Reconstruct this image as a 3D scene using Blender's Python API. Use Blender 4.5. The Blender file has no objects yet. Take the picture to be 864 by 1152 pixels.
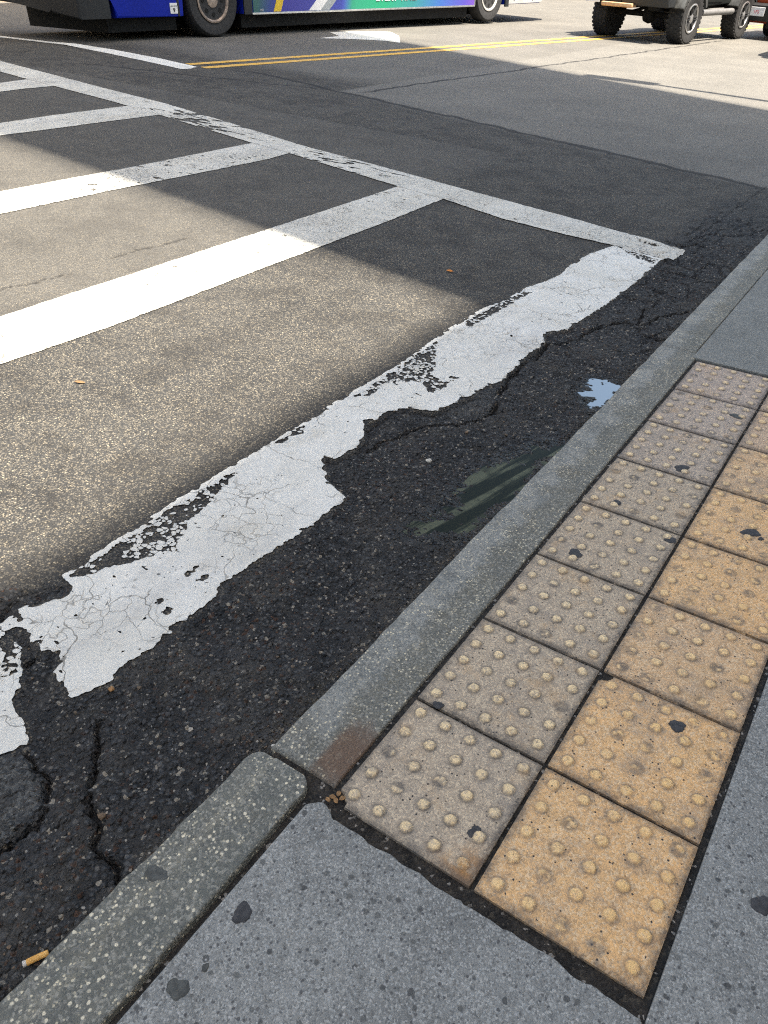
import bpy, bmesh, math, random
import numpy as np
from mathutils import Vector, Matrix

S = bpy.context.scene
COL = S.collection
rnd = random.Random(7)

# ------------------------------------------------------------------ camera
CAM = np.array([0.5595, -0.6550, 1.2821])
YAW, PITCH, ROLL, FPX = -0.59245, 0.61870, 0.009566, 854.494

def cam_axes():
    f = np.array([math.sin(YAW)*math.cos(PITCH), math.cos(YAW)*math.cos(PITCH), -math.sin(PITCH)])
    r0 = np.array([math.cos(YAW), -math.sin(YAW), 0.0])
    u0 = np.cross(r0, f)
    r = r0*math.cos(ROLL)+u0*math.sin(ROLL)
    u = -r0*math.sin(ROLL)+u0*math.cos(ROLL)
    return r, u, f
CR, CU, CF = cam_axes()
cam = bpy.data.cameras.new("camera")
cam.sensor_fit = 'HORIZONTAL'
cam.sensor_width = 36.0
cam.lens = FPX/864*36.0
cam.clip_start = 0.05
cam.clip_end = 3000
camo = bpy.data.objects.new("camera", cam)
COL.objects.link(camo)
M = Matrix.Identity(4)
for i in range(3):
    M[i][0], M[i][1], M[i][2], M[i][3] = CR[i], CU[i], -CF[i], CAM[i]
camo.matrix_world = M
S.camera = camo

# ------------------------------------------------------------------ light
SUN_EL = math.radians(65)
SUN_DIR = Vector((1.0, -0.12, 0)).normalized()*math.cos(SUN_EL)
SUN_DIR.z = math.sin(SUN_EL)
w = bpy.data.worlds.new("World")
S.world = w
w.use_nodes = True
nt = w.node_tree
sky = nt.nodes.new("ShaderNodeTexSky")
sky.sky_type = 'NISHITA'
sky.sun_disc = False
sky.sun_elevation = SUN_EL
sky.sun_rotation = math.atan2(SUN_DIR.x, SUN_DIR.y)
sky.air_density = 1.0
sky.dust_density = 2.5
sky.ozone_density = 1.0
bg = nt.nodes["Background"]
bg.inputs['Strength'].default_value = 0.14
haze_tint = nt.nodes.new("ShaderNodeMix"); haze_tint.data_type = 'RGBA'; haze_tint.blend_type = 'MULTIPLY'
haze_tint.inputs[0].default_value = 1.0
haze_tint.inputs[7].default_value = (1.06, 1.0, .85, 1)      # a whitish, slightly hazy summer sky
nt.links.new(sky.outputs[0], haze_tint.inputs[6])
nt.links.new(haze_tint.outputs[2], bg.inputs[0])
sun = bpy.data.lights.new("sun", 'SUN')
sun.energy = 5.0
sun.angle = math.radians(0.53)
sun.color = (1.0, 0.90, 0.76)
suno = bpy.data.objects.new("sun", sun)
COL.objects.link(suno)
suno.rotation_euler = SUN_DIR.to_track_quat('Z', 'Y').to_euler()
S.view_settings.view_transform = 'Standard'
S.view_settings.look = 'None'
S.view_settings.gamma = 1.0
S.view_settings.use_curve_mapping = False
S.view_settings.exposure = 1.55
S.render.engine = 'CYCLES'
S.cycles.use_denoising = False        # a little sensor-like grain keeps the stone textures crisp
S.cycles.filter_width = 1.15

# ------------------------------------------------------------------ tracing helpers
ROADZ, FALL, KX = -0.03, 0.045, -0.17
def G(px, py):
    """point of the sloping road plane seen at a place of the 864x1152 photograph"""
    d = CF*FPX + CR*(px-432) - CU*(py-576)
    t = (ROADZ - FALL*(CAM[0]-KX) - CAM[2])/(d[2]+FALL*d[0])
    q = CAM+d*t
    return (q[0], q[1])
def P(px, py, z=0.0):
    """point of the sidewalk plane"""
    d = CF*FPX + CR*(px-432) - CU*(py-576)
    t = (z-CAM[2])/d[2]
    q = CAM+d*t
    return (q[0], q[1])

# ------------------------------------------------------------------ noise
def _h(ix, iy, s):
    n = (ix.astype(np.int64)*374761393 + iy.astype(np.int64)*668265263 + s*1442695041) & 0xFFFFFFFF
    n = ((n ^ (n >> 13))*1274126177) & 0xFFFFFFFF
    n = (n ^ (n >> 16)) & 0xFFFFFFFF
    n = (n*2246822519) & 0xFFFFFFFF
    n = n ^ (n >> 15)
    return (n & 0xFFFFFF)/float(0xFFFFFF)
def vn(x, y, s=0):
    ix, iy = np.floor(x), np.floor(y)
    fx, fy = x-ix, y-iy
    ux, uy = fx*fx*(3-2*fx), fy*fy*(3-2*fy)
    a, b = _h(ix, iy, s), _h(ix+1, iy, s)
    c, d = _h(ix, iy+1, s), _h(ix+1, iy+1, s)
    return ((a*(1-ux)+b*ux)*(1-uy)+(c*(1-ux)+d*ux)*uy)*2-1
def fbm(x, y, o=4, s=0):
    r = 0; amp = 1; t = 0
    for k in range(o):
        r = r+amp*vn(x*2**k+17.3*k, y*2**k-9.1*k, s+k); t += amp; amp *= .5
    return r/t
def worley(x, y, s=0):
    ix, iy = np.floor(x), np.floor(y)
    f1 = np.full(x.shape, 9.0); f2 = np.full(x.shape, 9.0); cid = np.zeros(x.shape)
    for dx in (-1, 0, 1):
        for dy in (-1, 0, 1):
            jx, jy = ix+dx, iy+dy
            d = np.hypot(jx+_h(jx, jy, s)-x, jy+_h(jx, jy, s+5)-y)
            c = _h(jx, jy, s+9)
            n1 = d < f1
            f2 = np.where(n1, f1, np.minimum(f2, d))
            cid = np.where(n1, c, cid)
            f1 = np.where(n1, d, f1)
    return f1, f2, cid
def sstep(a, b, x):
    t = np.clip((x-a)/(b-a), 0, 1)
    return t*t*(3-2*t)
def sd_poly(x, y, poly):
    """signed distance, positive inside"""
    p = np.asarray(poly, float); n = len(p)
    best = np.full(x.shape, 1e9); ins = np.zeros(x.shape, bool)
    for i in range(n):
        ax, ay = p[i]; bx, by = p[(i+1) % n]
        ex, ey = bx-ax, by-ay
        L = ex*ex+ey*ey+1e-12
        t = np.clip(((x-ax)*ex+(y-ay)*ey)/L, 0, 1)
        best = np.minimum(best, (x-ax-t*ex)**2+(y-ay-t*ey)**2)
        if ay != by:
            cr = ((ay > y) != (by > y)) & (x < (bx-ax)*(y-ay)/(by-ay)+ax)
            ins ^= cr
    return np.where(ins, 1, -1)*np.sqrt(best)
def d_line(x, y, pts):
    best = np.full(x.shape, 1e9)
    for (ax, ay), (bx, by) in zip(pts[:-1], pts[1:]):
        ex, ey = bx-ax, by-ay
        t = np.clip(((x-ax)*ex+(y-ay)*ey)/(ex*ex+ey*ey+1e-12), 0, 1)
        best = np.minimum(best, np.hypot(x-ax-t*ex, y-ay-t*ey))
    return best

# ------------------------------------------------------------------ object helpers
def tag(o, label=None, cat=None, group=None, kind=None):
    if label: o["label"] = label
    if cat: o["category"] = cat
    if group: o["group"] = group
    if kind: o["kind"] = kind
    return o
def link(name, me, m=None, parent=None):
    o = bpy.data.objects.new(name, me)
    COL.objects.link(o)
    if m is not None:
        for k in (m if isinstance(m, (list, tuple)) else [m]):
            me.materials.append(k)
    if parent is not None: o.parent = parent
    return o
def npmesh(name, V, F, smooth=True, attrs=None):
    V = np.asarray(V, np.float32); me = bpy.data.meshes.new(name)
    if isinstance(F, np.ndarray):
        nf, k = F.shape
        me.vertices.add(len(V)); me.vertices.foreach_set("co", V.ravel())
        me.loops.add(nf*k); me.loops.foreach_set("vertex_index", F.astype(np.int32).ravel())
        me.polygons.add(nf)
        me.polygons.foreach_set("loop_start", np.arange(0, nf*k, k, dtype=np.int32))
        me.polygons.foreach_set("loop_total", np.full(nf, k, np.int32))
    else:
        me.from_pydata([tuple(v) for v in V], [], F)
    if smooth: me.polygons.foreach_set("use_smooth", np.ones(len(me.polygons), bool))
    me.update(calc_edges=True)
    if attrs:
        for n, a in attrs.items():
            at = me.attributes.new(n, 'FLOAT', 'POINT')
            at.data.foreach_set("value", np.asarray(a, np.float32).ravel())
    return me
def grid_quads(nx, ny):
    i = np.arange((nx-1)*(ny-1)); c = i % (nx-1); r = i//(nx-1)
    a = r*nx+c
    return np.stack([a, a+1, a+nx+1, a+nx], 1)
def empty(name, loc=(0, 0, 0), rz=0, rx=0, ry=0):
    o = bpy.data.objects.new(name, None)
    COL.objects.link(o); o.location = loc; o.rotation_euler = (rx, ry, rz)
    o.empty_display_size = .2
    return o
class MB:
    """collects shapes, then links them as ONE mesh object"""
    def __init__(s): s.bm = bmesh.new()
    def box(s, x0, x1, y0, y1, z0, z1, bev=0.0, seg=2):
        r = bmesh.ops.create_cube(s.bm, size=1)
        vs = r['verts']
        for v in vs:
            v.co = Vector(((x0+x1)/2+v.co.x*(x1-x0), (y0+y1)/2+v.co.y*(y1-y0), (z0+z1)/2+v.co.z*(z1-z0)))
        if bev > 0:
            es = list({e for v in vs for e in v.link_edges})
            bmesh.ops.bevel(s.bm, geom=es, offset=bev, segments=seg, affect='EDGES', profile=.6)
        return s
    def prism(s, prof, x0, x1, bev=0.0, seg=2, axis='x', taper=None):
        """profile in the (y,z) plane pushed along x (axis 'x') or (x,z) along y or (x,y) along z"""
        def pt(a, b, c):
            return {'x': (c, a, b), 'y': (a, c, b), 'z': (a, b, c)}[axis]
        n = len(prof)
        A = [s.bm.verts.new(pt(a, b, x0)) for a, b in prof]
        B = [s.bm.verts.new(pt(a, b, x1)) for a, b in (taper or prof)]
        fs = [s.bm.faces.new(A), s.bm.faces.new(B[::-1])]
        for i in range(n):
            fs.append(s.bm.faces.new((A[i], B[i], B[(i+1) % n], A[(i+1) % n])))
        if bev > 0:
            es = list({e for f in fs[:2] for e in f.edges})
            bmesh.ops.bevel(s.bm, geom=es, offset=bev, segments=seg, affect='EDGES', profile=.6)
        return s
    def lathe(s, prof, n=32, axis='x', c=(0, 0, 0)):
        """profile of (radius, along) pairs turned about an axis"""
        rings = []
        for r, h in prof:
            ring = []
            for k in range(n):
                a = 2*math.pi*k/n
                u, v = r*math.cos(a), r*math.sin(a)
                q = {'x': (h, u, v), 'y': (u, h, v), 'z': (u, v, h)}[axis]
                ring.append(s.bm.verts.new((q[0]+c[0], q[1]+c[1], q[2]+c[2])))
            rings.append(ring)
        for a, b in zip(rings[:-1], rings[1:]):
            for k in range(n):
                s.bm.faces.new((a[k], a[(k+1) % n], b[(k+1) % n], b[k]))
        for ring in (rings[0], rings[-1]):
            try: s.bm.faces.new(ring)
            except ValueError: pass
        return s
    def bar(s, a, b, r, n=10):
        a, b = Vector(a), Vector(b); d = (b-a).normalized()
        u = d.orthogonal().normalized(); v = d.cross(u)
        R = [[s.bm.verts.new(p+u*r*math.cos(2*math.pi*k/n)+v*r*math.sin(2*math.pi*k/n)) for k in range(n)] for p in (a, b)]
        for k in range(n): s.bm.faces.new((R[0][k], R[0][(k+1) % n], R[1][(k+1) % n], R[1][k]))
        s.bm.faces.new(R[0][::-1]); s.bm.faces.new(R[1])
        return s
    def build(s, name, m, parent=None, smooth=False):
        bmesh.ops.recalc_face_normals(s.bm, faces=s.bm.faces)
        me = bpy.data.meshes.new(name); s.bm.to_mesh(me); s.bm.free()
        if smooth:
            me.polygons.foreach_set("use_smooth", np.ones(len(me.polygons), bool))
            me.set_sharp_from_angle(angle=math.radians(35))
        return link(name, me, m, parent)
def copy_tree(o, parent=None):
    c = o.copy(); COL.objects.link(c); c.parent = parent
    for ch in [k for k in list(bpy.data.objects) if k.parent == o]: copy_tree(ch, c)
    return c

# ------------------------------------------------------------------ materials
class N:
    """small node-graph writer"""
    def __init__(s, name):
        s.m = bpy.data.materials.new(name); s.m.use_nodes = True
        s.t = s.m.node_tree; s.b = s.t.nodes["Principled BSDF"]
        s.out = s.t.nodes["Material Output"]
    def n(s, kind, **kw):
        nd = s.t.nodes.new(kind)
        for k, v in kw.items(): setattr(nd, k, v)
        return nd
    def put(s, sock, v):
        if hasattr(v, 'is_linked') or isinstance(v, bpy.types.NodeSocket): s.t.links.new(v, sock)
        elif isinstance(v, (tuple, list)) and len(v) == 3 and sock.type == 'RGBA': sock.default_value = (*v, 1)
        else: sock.default_value = v
    def math(s, op, a, b=0.0, c=0.0, clamp=False):
        nd = s.n("ShaderNodeMath", operation=op, use_clamp=clamp)
        s.put(nd.inputs[0], a); s.put(nd.inputs[1], b)
        if op in ('MULTIPLY_ADD', 'SMOOTH_MIN', 'COMPARE', 'WRAP'): s.put(nd.inputs[2], c)
        return nd.outputs[0]
    def mix(s, f, a, b, blend='MIX'):
        nd = s.n("ShaderNodeMix", data_type='RGBA', blend_type=blend)
        s.put(nd.inputs[0], f); s.put(nd.inputs[6], a); s.put(nd.inputs[7], b)
        return nd.outputs[2]
    def step(s, x, a, b, lo=0.0, hi=1.0):
        nd = s.n("ShaderNodeMapRange", interpolation_type='SMOOTHSTEP')
        s.put(nd.inputs[0], x)
        for i, v in zip((1, 2, 3, 4), (a, b, lo, hi)): s.put(nd.inputs[i], v)
        return nd.outputs[0]
    def co(s, kind='Object'):
        return s.n("ShaderNodeTexCoord").outputs[kind]
    def pos(s): return s.n("ShaderNodeNewGeometry").outputs['Position']
    def scale(s, v, sc, loc=(0, 0, 0)):
        nd = s.n("ShaderNodeMapping"); s.put(nd.inputs[0], v)
        nd.inputs['Scale'].default_value = sc; nd.inputs['Location'].default_value = loc
        return nd.outputs[0]
    def noise(s, v, sc, det=3.0, rough=.55, dist=0.0):
        nd = s.n("ShaderNodeTexNoise"); s.put(nd.inputs['Vector'], v)
        nd.inputs['Scale'].default_value = sc; nd.inputs['Detail'].default_value = det
        nd.inputs['Roughness'].default_value = rough; nd.inputs['Distortion'].default_value = dist
        return nd.outputs[0]
    def vor(s, v, sc, feature='F1', rnd_=1.0):
        nd = s.n("ShaderNodeTexVoronoi", feature=feature); s.put(nd.inputs['Vector'], v)
        nd.inputs['Scale'].default_value = sc
        if 'Randomness' in nd.inputs: nd.inputs['Randomness'].default_value = rnd_
        return nd
    def sep(s, c):
        nd = s.n("ShaderNodeSeparateColor"); s.put(nd.inputs[0], c); return nd.outputs
    def xyz(s, v):
        nd = s.n("ShaderNodeSeparateXYZ"); s.put(nd.inputs[0], v); return nd.outputs
    def attr(s, name):
        return s.n("ShaderNodeAttribute", attribute_name=name).outputs['Fac']
    def ramp(s, f, stops, interp='LINEAR'):
        nd = s.n("ShaderNodeValToRGB"); s.put(nd.inputs[0], f)
        cr = nd.color_ramp; cr.interpolation = interp
        while len(cr.elements) < len(stops): cr.elements.new(.5)
        for e, (p, c) in zip(cr.elements, stops): e.position = p; e.color = (*c, 1)
        return nd.outputs[0]
    def bump(s, h, strength=.5, dist=.01, prev=None):
        nd = s.n("ShaderNodeBump"); s.put(nd.inputs['Height'], h)
        nd.inputs['Strength'].default_value = strength; nd.inputs['Distance'].default_value = dist
        if prev is not None: s.put(nd.inputs['Normal'], prev)
        return nd.outputs[0]
    def fin(s, col=None, rough=None, metal=None, normal=None, **kw):
        if col is not None: s.put(s.b.inputs['Base Color'], col)
        if rough is not None: s.put(s.b.inputs['Roughness'], rough)
        if metal is not None: s.put(s.b.inputs['Metallic'], metal)
        if normal is not None: s.put(s.b.inputs['Normal'], normal)
        for k, v in kw.items(): s.put(s.b.inputs[k.replace('_', ' ')], v)
        return s.m

def plain(name, col, rough=.5, metal=0.0, var=.12, sc=14, **kw):
    g = N(name); v = g.co()
    f = g.noise(v, sc, 4)
    c = g.mix(g.step(f, .3, .7), tuple(x*(1-var) for x in col), tuple(min(1, x*(1+var)) for x in col))
    r = g.step(g.noise(v, sc*2.3, 3), .3, .7, max(0, rough-.06), min(1, rough+.06))
    return g.fin(c, r, metal, **kw)

def road_material():
    g = N("asphalt"); v = g.pos()
    X, Y, Z = g.xyz(v)
    gut, crev, far = g.attr("gut"), g.attr("crev"), g.attr("far")
    va = g.vor(v, 130); vb = g.vor(v, 260); vc = g.vor(v, 85)
    ra, rb, rc = g.sep(va.outputs['Color']), g.sep(vb.outputs['Color']), g.sep(vc.outputs['Color'])
    big = g.noise(v, 1.1, 5, .6); mid = g.noise(v, 7.0, 4, .6)
    fine = g.noise(v, 320, 2, .7)
    # worn lane asphalt: exposed pale stones in a dark binder
    binder = g.mix(g.step(big, .3, .7), (.033, .035, .037), (.056, .057, .057))
    stone = g.ramp(ra[0], [(0, (.055, .054, .052)), (.45, (.10, .095, .085)), (.75, (.27, .24, .19)), (1, (.50, .44, .33))])
    smask = g.math('MULTIPLY', g.step(va.outputs['Distance'], .62, .25), g.step(ra[1], .30, .5))
    lane = g.mix(smask, binder, stone)
    lane = g.mix(g.math('MULTIPLY', g.step(rb[0], .72, .86), .6), lane, (.26, .235, .19))
    cloud = g.math('ADD', g.math('MULTIPLY', mid, .5), g.math('MULTIPLY', g.noise(v, 2.6, 5, .65), .5))
    lane = g.mix(g.step(cloud, .44, .62, 0, .62), lane, g.mix(.7, lane, (.022, .021, .021)))
    stripe_dark = g.math('MULTIPLY', g.step(g.math('ADD', X, g.math('MULTIPLY', g.math('SUBTRACT', mid, .5), .25)), -1.45, -1.02), g.step(Y, 3.2, 1.6))
    lane = g.mix(g.math('MULTIPLY', stripe_dark, .15), lane, (.030, .028, .026))  # lane toned darker towards the thick stripe
    # the paler surface past the seam
    pale = g.mix(g.step(big, .3, .7), (.145, .142, .132), (.198, .192, .176))
    pale = g.mix(g.step(fine, .35, .7, 0, .6), pale, (.26, .24, .205))
    pale = g.mix(g.math('MULTIPLY', g.step(ra[0], .7, .9), .5), pale, (.06, .06, .06))
    lane = g.mix(far, lane, pale)
    # broken gutter patch: dark loose aggregate
    gb = g.mix(g.step(mid, .3, .7), (.016, .017, .018), (.042, .042, .043))
    gs = g.ramp(rc[0], [(0, (.032, .034, .037)), (.5, (.062, .065, .069)), (.85, (.092, .095, .098)), (1, (.125, .120, .112))])
    gc = g.mix(g.step(vc.outputs['Distance'], .6, .3), gb, gs)  # bitumen in the gaps, darkened further for the shade between stones
    gc = g.mix(g.math('MULTIPLY', g.step(ra[0], .55, .9), g.step(va.outputs['Distance'], .5, .2, 0, .55)), gc, (.085, .084, .083))
    gc = g.mix(g.step(ra[2], .972, .98), gc, (.30, .27, .22))
    gc = g.mix(g.math('MULTIPLY', g.step(rb[2], .985, .99), .9), gc, (.36, .34, .30))
    gc = g.mix(g.math('MULTIPLY', g.step(ra[1], .93, .96), g.step(big, .42, .6)), gc, (.085, .045, .028))
    dust = g.step(g.noise(v, 4.2, 6, .72), .46, .64, 0, .7)
    gc = g.mix(dust, gc, g.mix(.55, gc, (.095, .088, .076)))
    col = g.mix(gut, lane, gc)
    isl = g.attr("isl")
    ic = g.mix(g.step(ra[0], .5, .8), (.070, .073, .074), (.16, .165, .16))
    col = g.mix(g.math('MULTIPLY', isl, .8), col, ic)
    # sealed joints in the lane
    wob = g.math('MULTIPLY', g.math('SUBTRACT', g.noise(v, 3.2, 4), .5), .22)
    def seam(ax, ay, bx, by, width, lim=None):
        L = math.hypot(bx-ax, by-ay); nx, ny = -(by-ay)/L, (bx-ax)/L
        d = g.math('ADD', g.math('ADD', g.math('MULTIPLY', X, nx), g.math('MULTIPLY', Y, ny)), -(ax*nx+ay*ny))
        d = g.math('ABSOLUTE', g.math('ADD', d, wob))
        m = g.step(d, width*.55, width*1.2, 1, 0)
        if lim:
            t = g.math('ADD', g.math('MULTIPLY', X, (bx-ax)/L), g.math('MULTIPLY', Y, (by-ay)/L))
            t0 = ax*(bx-ax)/L+ay*(by-ay)/L
            m = g.math('MULTIPLY', m, g.step(t, t0+lim[0], t0+lim[0]+.25))
            m = g.math('MULTIPLY', m, g.step(t, t0+lim[1]-.25, t0+lim[1], 1, 0))
        return m
    s1 = seam(-5.39, 6.99, -.45, 5.92, .045, (-1.6, 5.2))
    s2 = seam(-5.01, 6.99, -4.62, 12.2, .035, (0, 12))
    s3 = seam(-8.6, 6.05, -5.3, 6.95, .03, (0, 3.4))
    sm = g.math('MAXIMUM', g.math('MAXIMUM', s1, s2), s3)
    col = g.mix(g.math('MULTIPLY', sm, .8), col, (.022, .022, .023))
    col = g.mix(crev, col, (.008, .008, .009))
    # bump
    h1 = g.math('MULTIPLY', g.step(va.outputs['Distance'], .7, .1), g.step(ra[1], .2, .8, .3, 1))
    h2 = g.math('MULTIPLY', g.step(vc.outputs['Distance'], .7, .1), g.step(rc[1], .1, .9, .2, 1))
    hh = g.math('ADD', g.math('MULTIPLY', h1, .45), g.math('MULTIPLY', g.math('MULTIPLY', h2, gut), 1.0))
    hh = g.math('ADD', hh, g.math('MULTIPLY', fine, .25))
    nr = g.bump(hh, 1.0, .014)
    wet = g.attr("wet")
    foot = g.math('MULTIPLY', g.math('MULTIPLY', gut, g.step(g.math('ADD', X, g.math('MULTIPLY', g.math('SUBTRACT', g.noise(v, 14, 5, .7), .5), .10)), -.245, -.185)), g.step(g.noise(v, 60, 3), .38, .6))
    col = g.mix(g.math('MULTIPLY', foot, .55), col, (.085, .072, .052))
    col = g.mix(g.math('MULTIPLY', wet, .5), col, (.010, .011, .012))
    rough = g.math('SUBTRACT', g.math('SUBTRACT', .88, g.math('MULTIPLY', gut, .10)), g.math('MULTIPLY', wet, .55))
    return g.fin(col, rough, 0.0, nr, Specular_IOR_Level=.35)

def paint_material(name, tint, wear=.0, cracks=.5, spk=.5, fleck=.995):
    g = N(name); v = g.pos()
    wv = g.n("ShaderNodeVectorMath", operation='ADD')
    nz = g.n("ShaderNodeTexNoise"); nz.inputs['Scale'].default_value = 9; nz.inputs['Detail'].default_value = 3
    g.put(nz.inputs['Vector'], v)
    sc = g.n("ShaderNodeVectorMath", operation='SCALE'); g.put(sc.inputs[0], nz.outputs['Color']); sc.inputs['Scale'].default_value = .16
    g.put(wv.inputs[0], v); g.put(wv.inputs[1], sc.outputs[0]); wv = wv.outputs[0]
    big = g.noise(v, 3.5, 5, .6); mid = g.noise(v, 22, 4, .65); fine = g.noise(v, 260, 2, .7)
    t2 = tuple(x*.86 for x in tint)
    c = g.mix(g.step(big, .3, .7), tint, (t2[0], t2[1]*.99, t2[2]*.96))
    c = g.mix(g.step(mid, .5, .8, 0, .35), c, (.52, .50, .45))
    c = g.mix(g.step(fine, .5, .72, 0, .35*spk+.2), c, (.46, .45, .42))
    grn = g.noise(v, 90, 3, .7)
    c = g.mix(g.step(grn, .48, .66, 0, .30), c, (.55, .53, .48))
    # hair cracks, two sizes, only here and there
    e1 = g.vor(wv, 4.2, 'DISTANCE_TO_EDGE').outputs['Distance']
    e2 = g.vor(wv, 15, 'DISTANCE_TO_EDGE').outputs['Distance']
    m1 = g.step(e1, .002, .009, 1, 0)
    m2 = g.math('MULTIPLY', g.step(e2, .006, .026, 1, 0), g.step(g.noise(v, 3.0, 2), .50, .60))
    m1 = g.math('MULTIPLY', m1, g.step(g.noise(v, 5.0, 2), .40, .55))
    cm = g.math('MULTIPLY', g.math('MAXIMUM', m1, g.math('MULTIPLY', m2, .7)), cracks)
    c = g.mix(g.step(g.noise(v, 6, 5, .7), .54, .70, 0, .5), c, (.56, .52, .43))
    c = g.mix(g.step(g.noise(g.scale(v, (1.5, .35, 1)), 2.2, 5, .7), .52, .68, 0, .35), c, (.42, .415, .40))
    c = g.mix(cm, c, (.16, .15, .13))
    # rubbed-through specks of asphalt
    pit = g.vor(wv, 140); pr = g.sep(pit.outputs['Color'])
    wn = g.noise(v, 2.2, 4, .7)
    thr = g.math('SUBTRACT', fleck, g.math('MULTIPLY', g.step(wn, .42, .68), wear))
    pm = g.math('MULTIPLY', g.math('GREATER_THAN', pr[0], thr), g.step(pit.outputs['Distance'], .6, .4))
    c = g.mix(g.math('MULTIPLY', pm, .85), c, (.07, .068, .065))
    hh = g.math('ADD', g.math('MULTIPLY', mid, .6), g.math('MULTIPLY', fine, .25))
    hh = g.math('SUBTRACT', hh, g.math('MULTIPLY', cm, .8))
    hh = g.math('ADD', hh, g.math('MULTIPLY', grn, .5))
    nr = g.bump(hh, .6, .005)
    return g.fin(c, .72, 0.0, nr)

def tile_material():
    g = N("tactile_concrete"); v = g.pos()
    oi = g.n("ShaderNodeObjectInfo").outputs
    tint = oi['Color']
    dome, ring = g.attr("dome"), g.attr("ring")
    wx = g.attr("warm")
    va, vb = g.vor(v, 270), g.vor(v, 190)
    ra, rb = g.sep(va.outputs['Color']), g.sep(vb.outputs['Color'])
    big, mid = g.noise(v, 5, 5, .65), g.noise(v, 30, 4, .7)
    warm = g.mix(1.0, tint, (1.08, .97, .80), 'MULTIPLY')
    base = g.mix(g.math('MULTIPLY', wx, g.step(big, .25, .75, .45, 1)), tint, warm)
    base = g.mix(g.step(mid, .35, .7, 0, .4), base, g.mix(.5, base, (.20, .175, .145)))
    lite = g.mix(.6, base, (.80, .66, .46)); dark = g.mix(.65, base, (.13, .105, .085))
    base = g.mix(g.math('MULTIPLY', g.step(ra[0], .55, .8), .75), base, lite)
    base = g.mix(g.math('MULTIPLY', g.step(ra[1], .62, .9), .5), base, dark)
    grime = g.step(g.noise(v, 8, 6, .75), .47, .66, 0, .65)
    base = g.mix(grime, base, g.mix(.75, base, (.24, .215, .19)))
    base = g.mix(g.math('MULTIPLY', g.step(rb[0], .955, .97), g.step(vb.outputs['Distance'], .5, .3)), base, (.045, .042, .04))
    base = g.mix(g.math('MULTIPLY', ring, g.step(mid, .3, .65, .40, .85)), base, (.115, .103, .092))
    dm = g.math('MULTIPLY', dome, g.step(g.noise(v, 170, 2), .40, .54, .25, 1))
    base = g.mix(g.math('MULTIPLY', dm, .92), base, g.mix(wx, (.88, .70, .42), (.86, .57, .24)))
    stain = g.math('MULTIPLY', g.step(g.noise(v, 6.5, 6, .75), .50, .66), g.step(mid, .35, .6, .3, .8))
    base = g.mix(g.math('MULTIPLY', stain, .42), base, (.58, .36, .15))
    rust = g.attr("rust")
    base = g.mix(g.math('MULTIPLY', rust, g.step(mid, .35, .6)), base, (.40, .20, .06))
    edge = g.attr("edge")
    base = g.mix(g.math('MULTIPLY', edge, g.step(mid, .3, .6, .2, .75)), base, (.10, .092, .085))
    hh = g.math('ADD', g.math('MULTIPLY', g.step(va.outputs['Distance'], .7, .1), .35), g.math('MULTIPLY', mid, .9))
    nr = g.bump(hh, .55, .003)
    return g.fin(base, .84, 0.0, nr)

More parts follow.
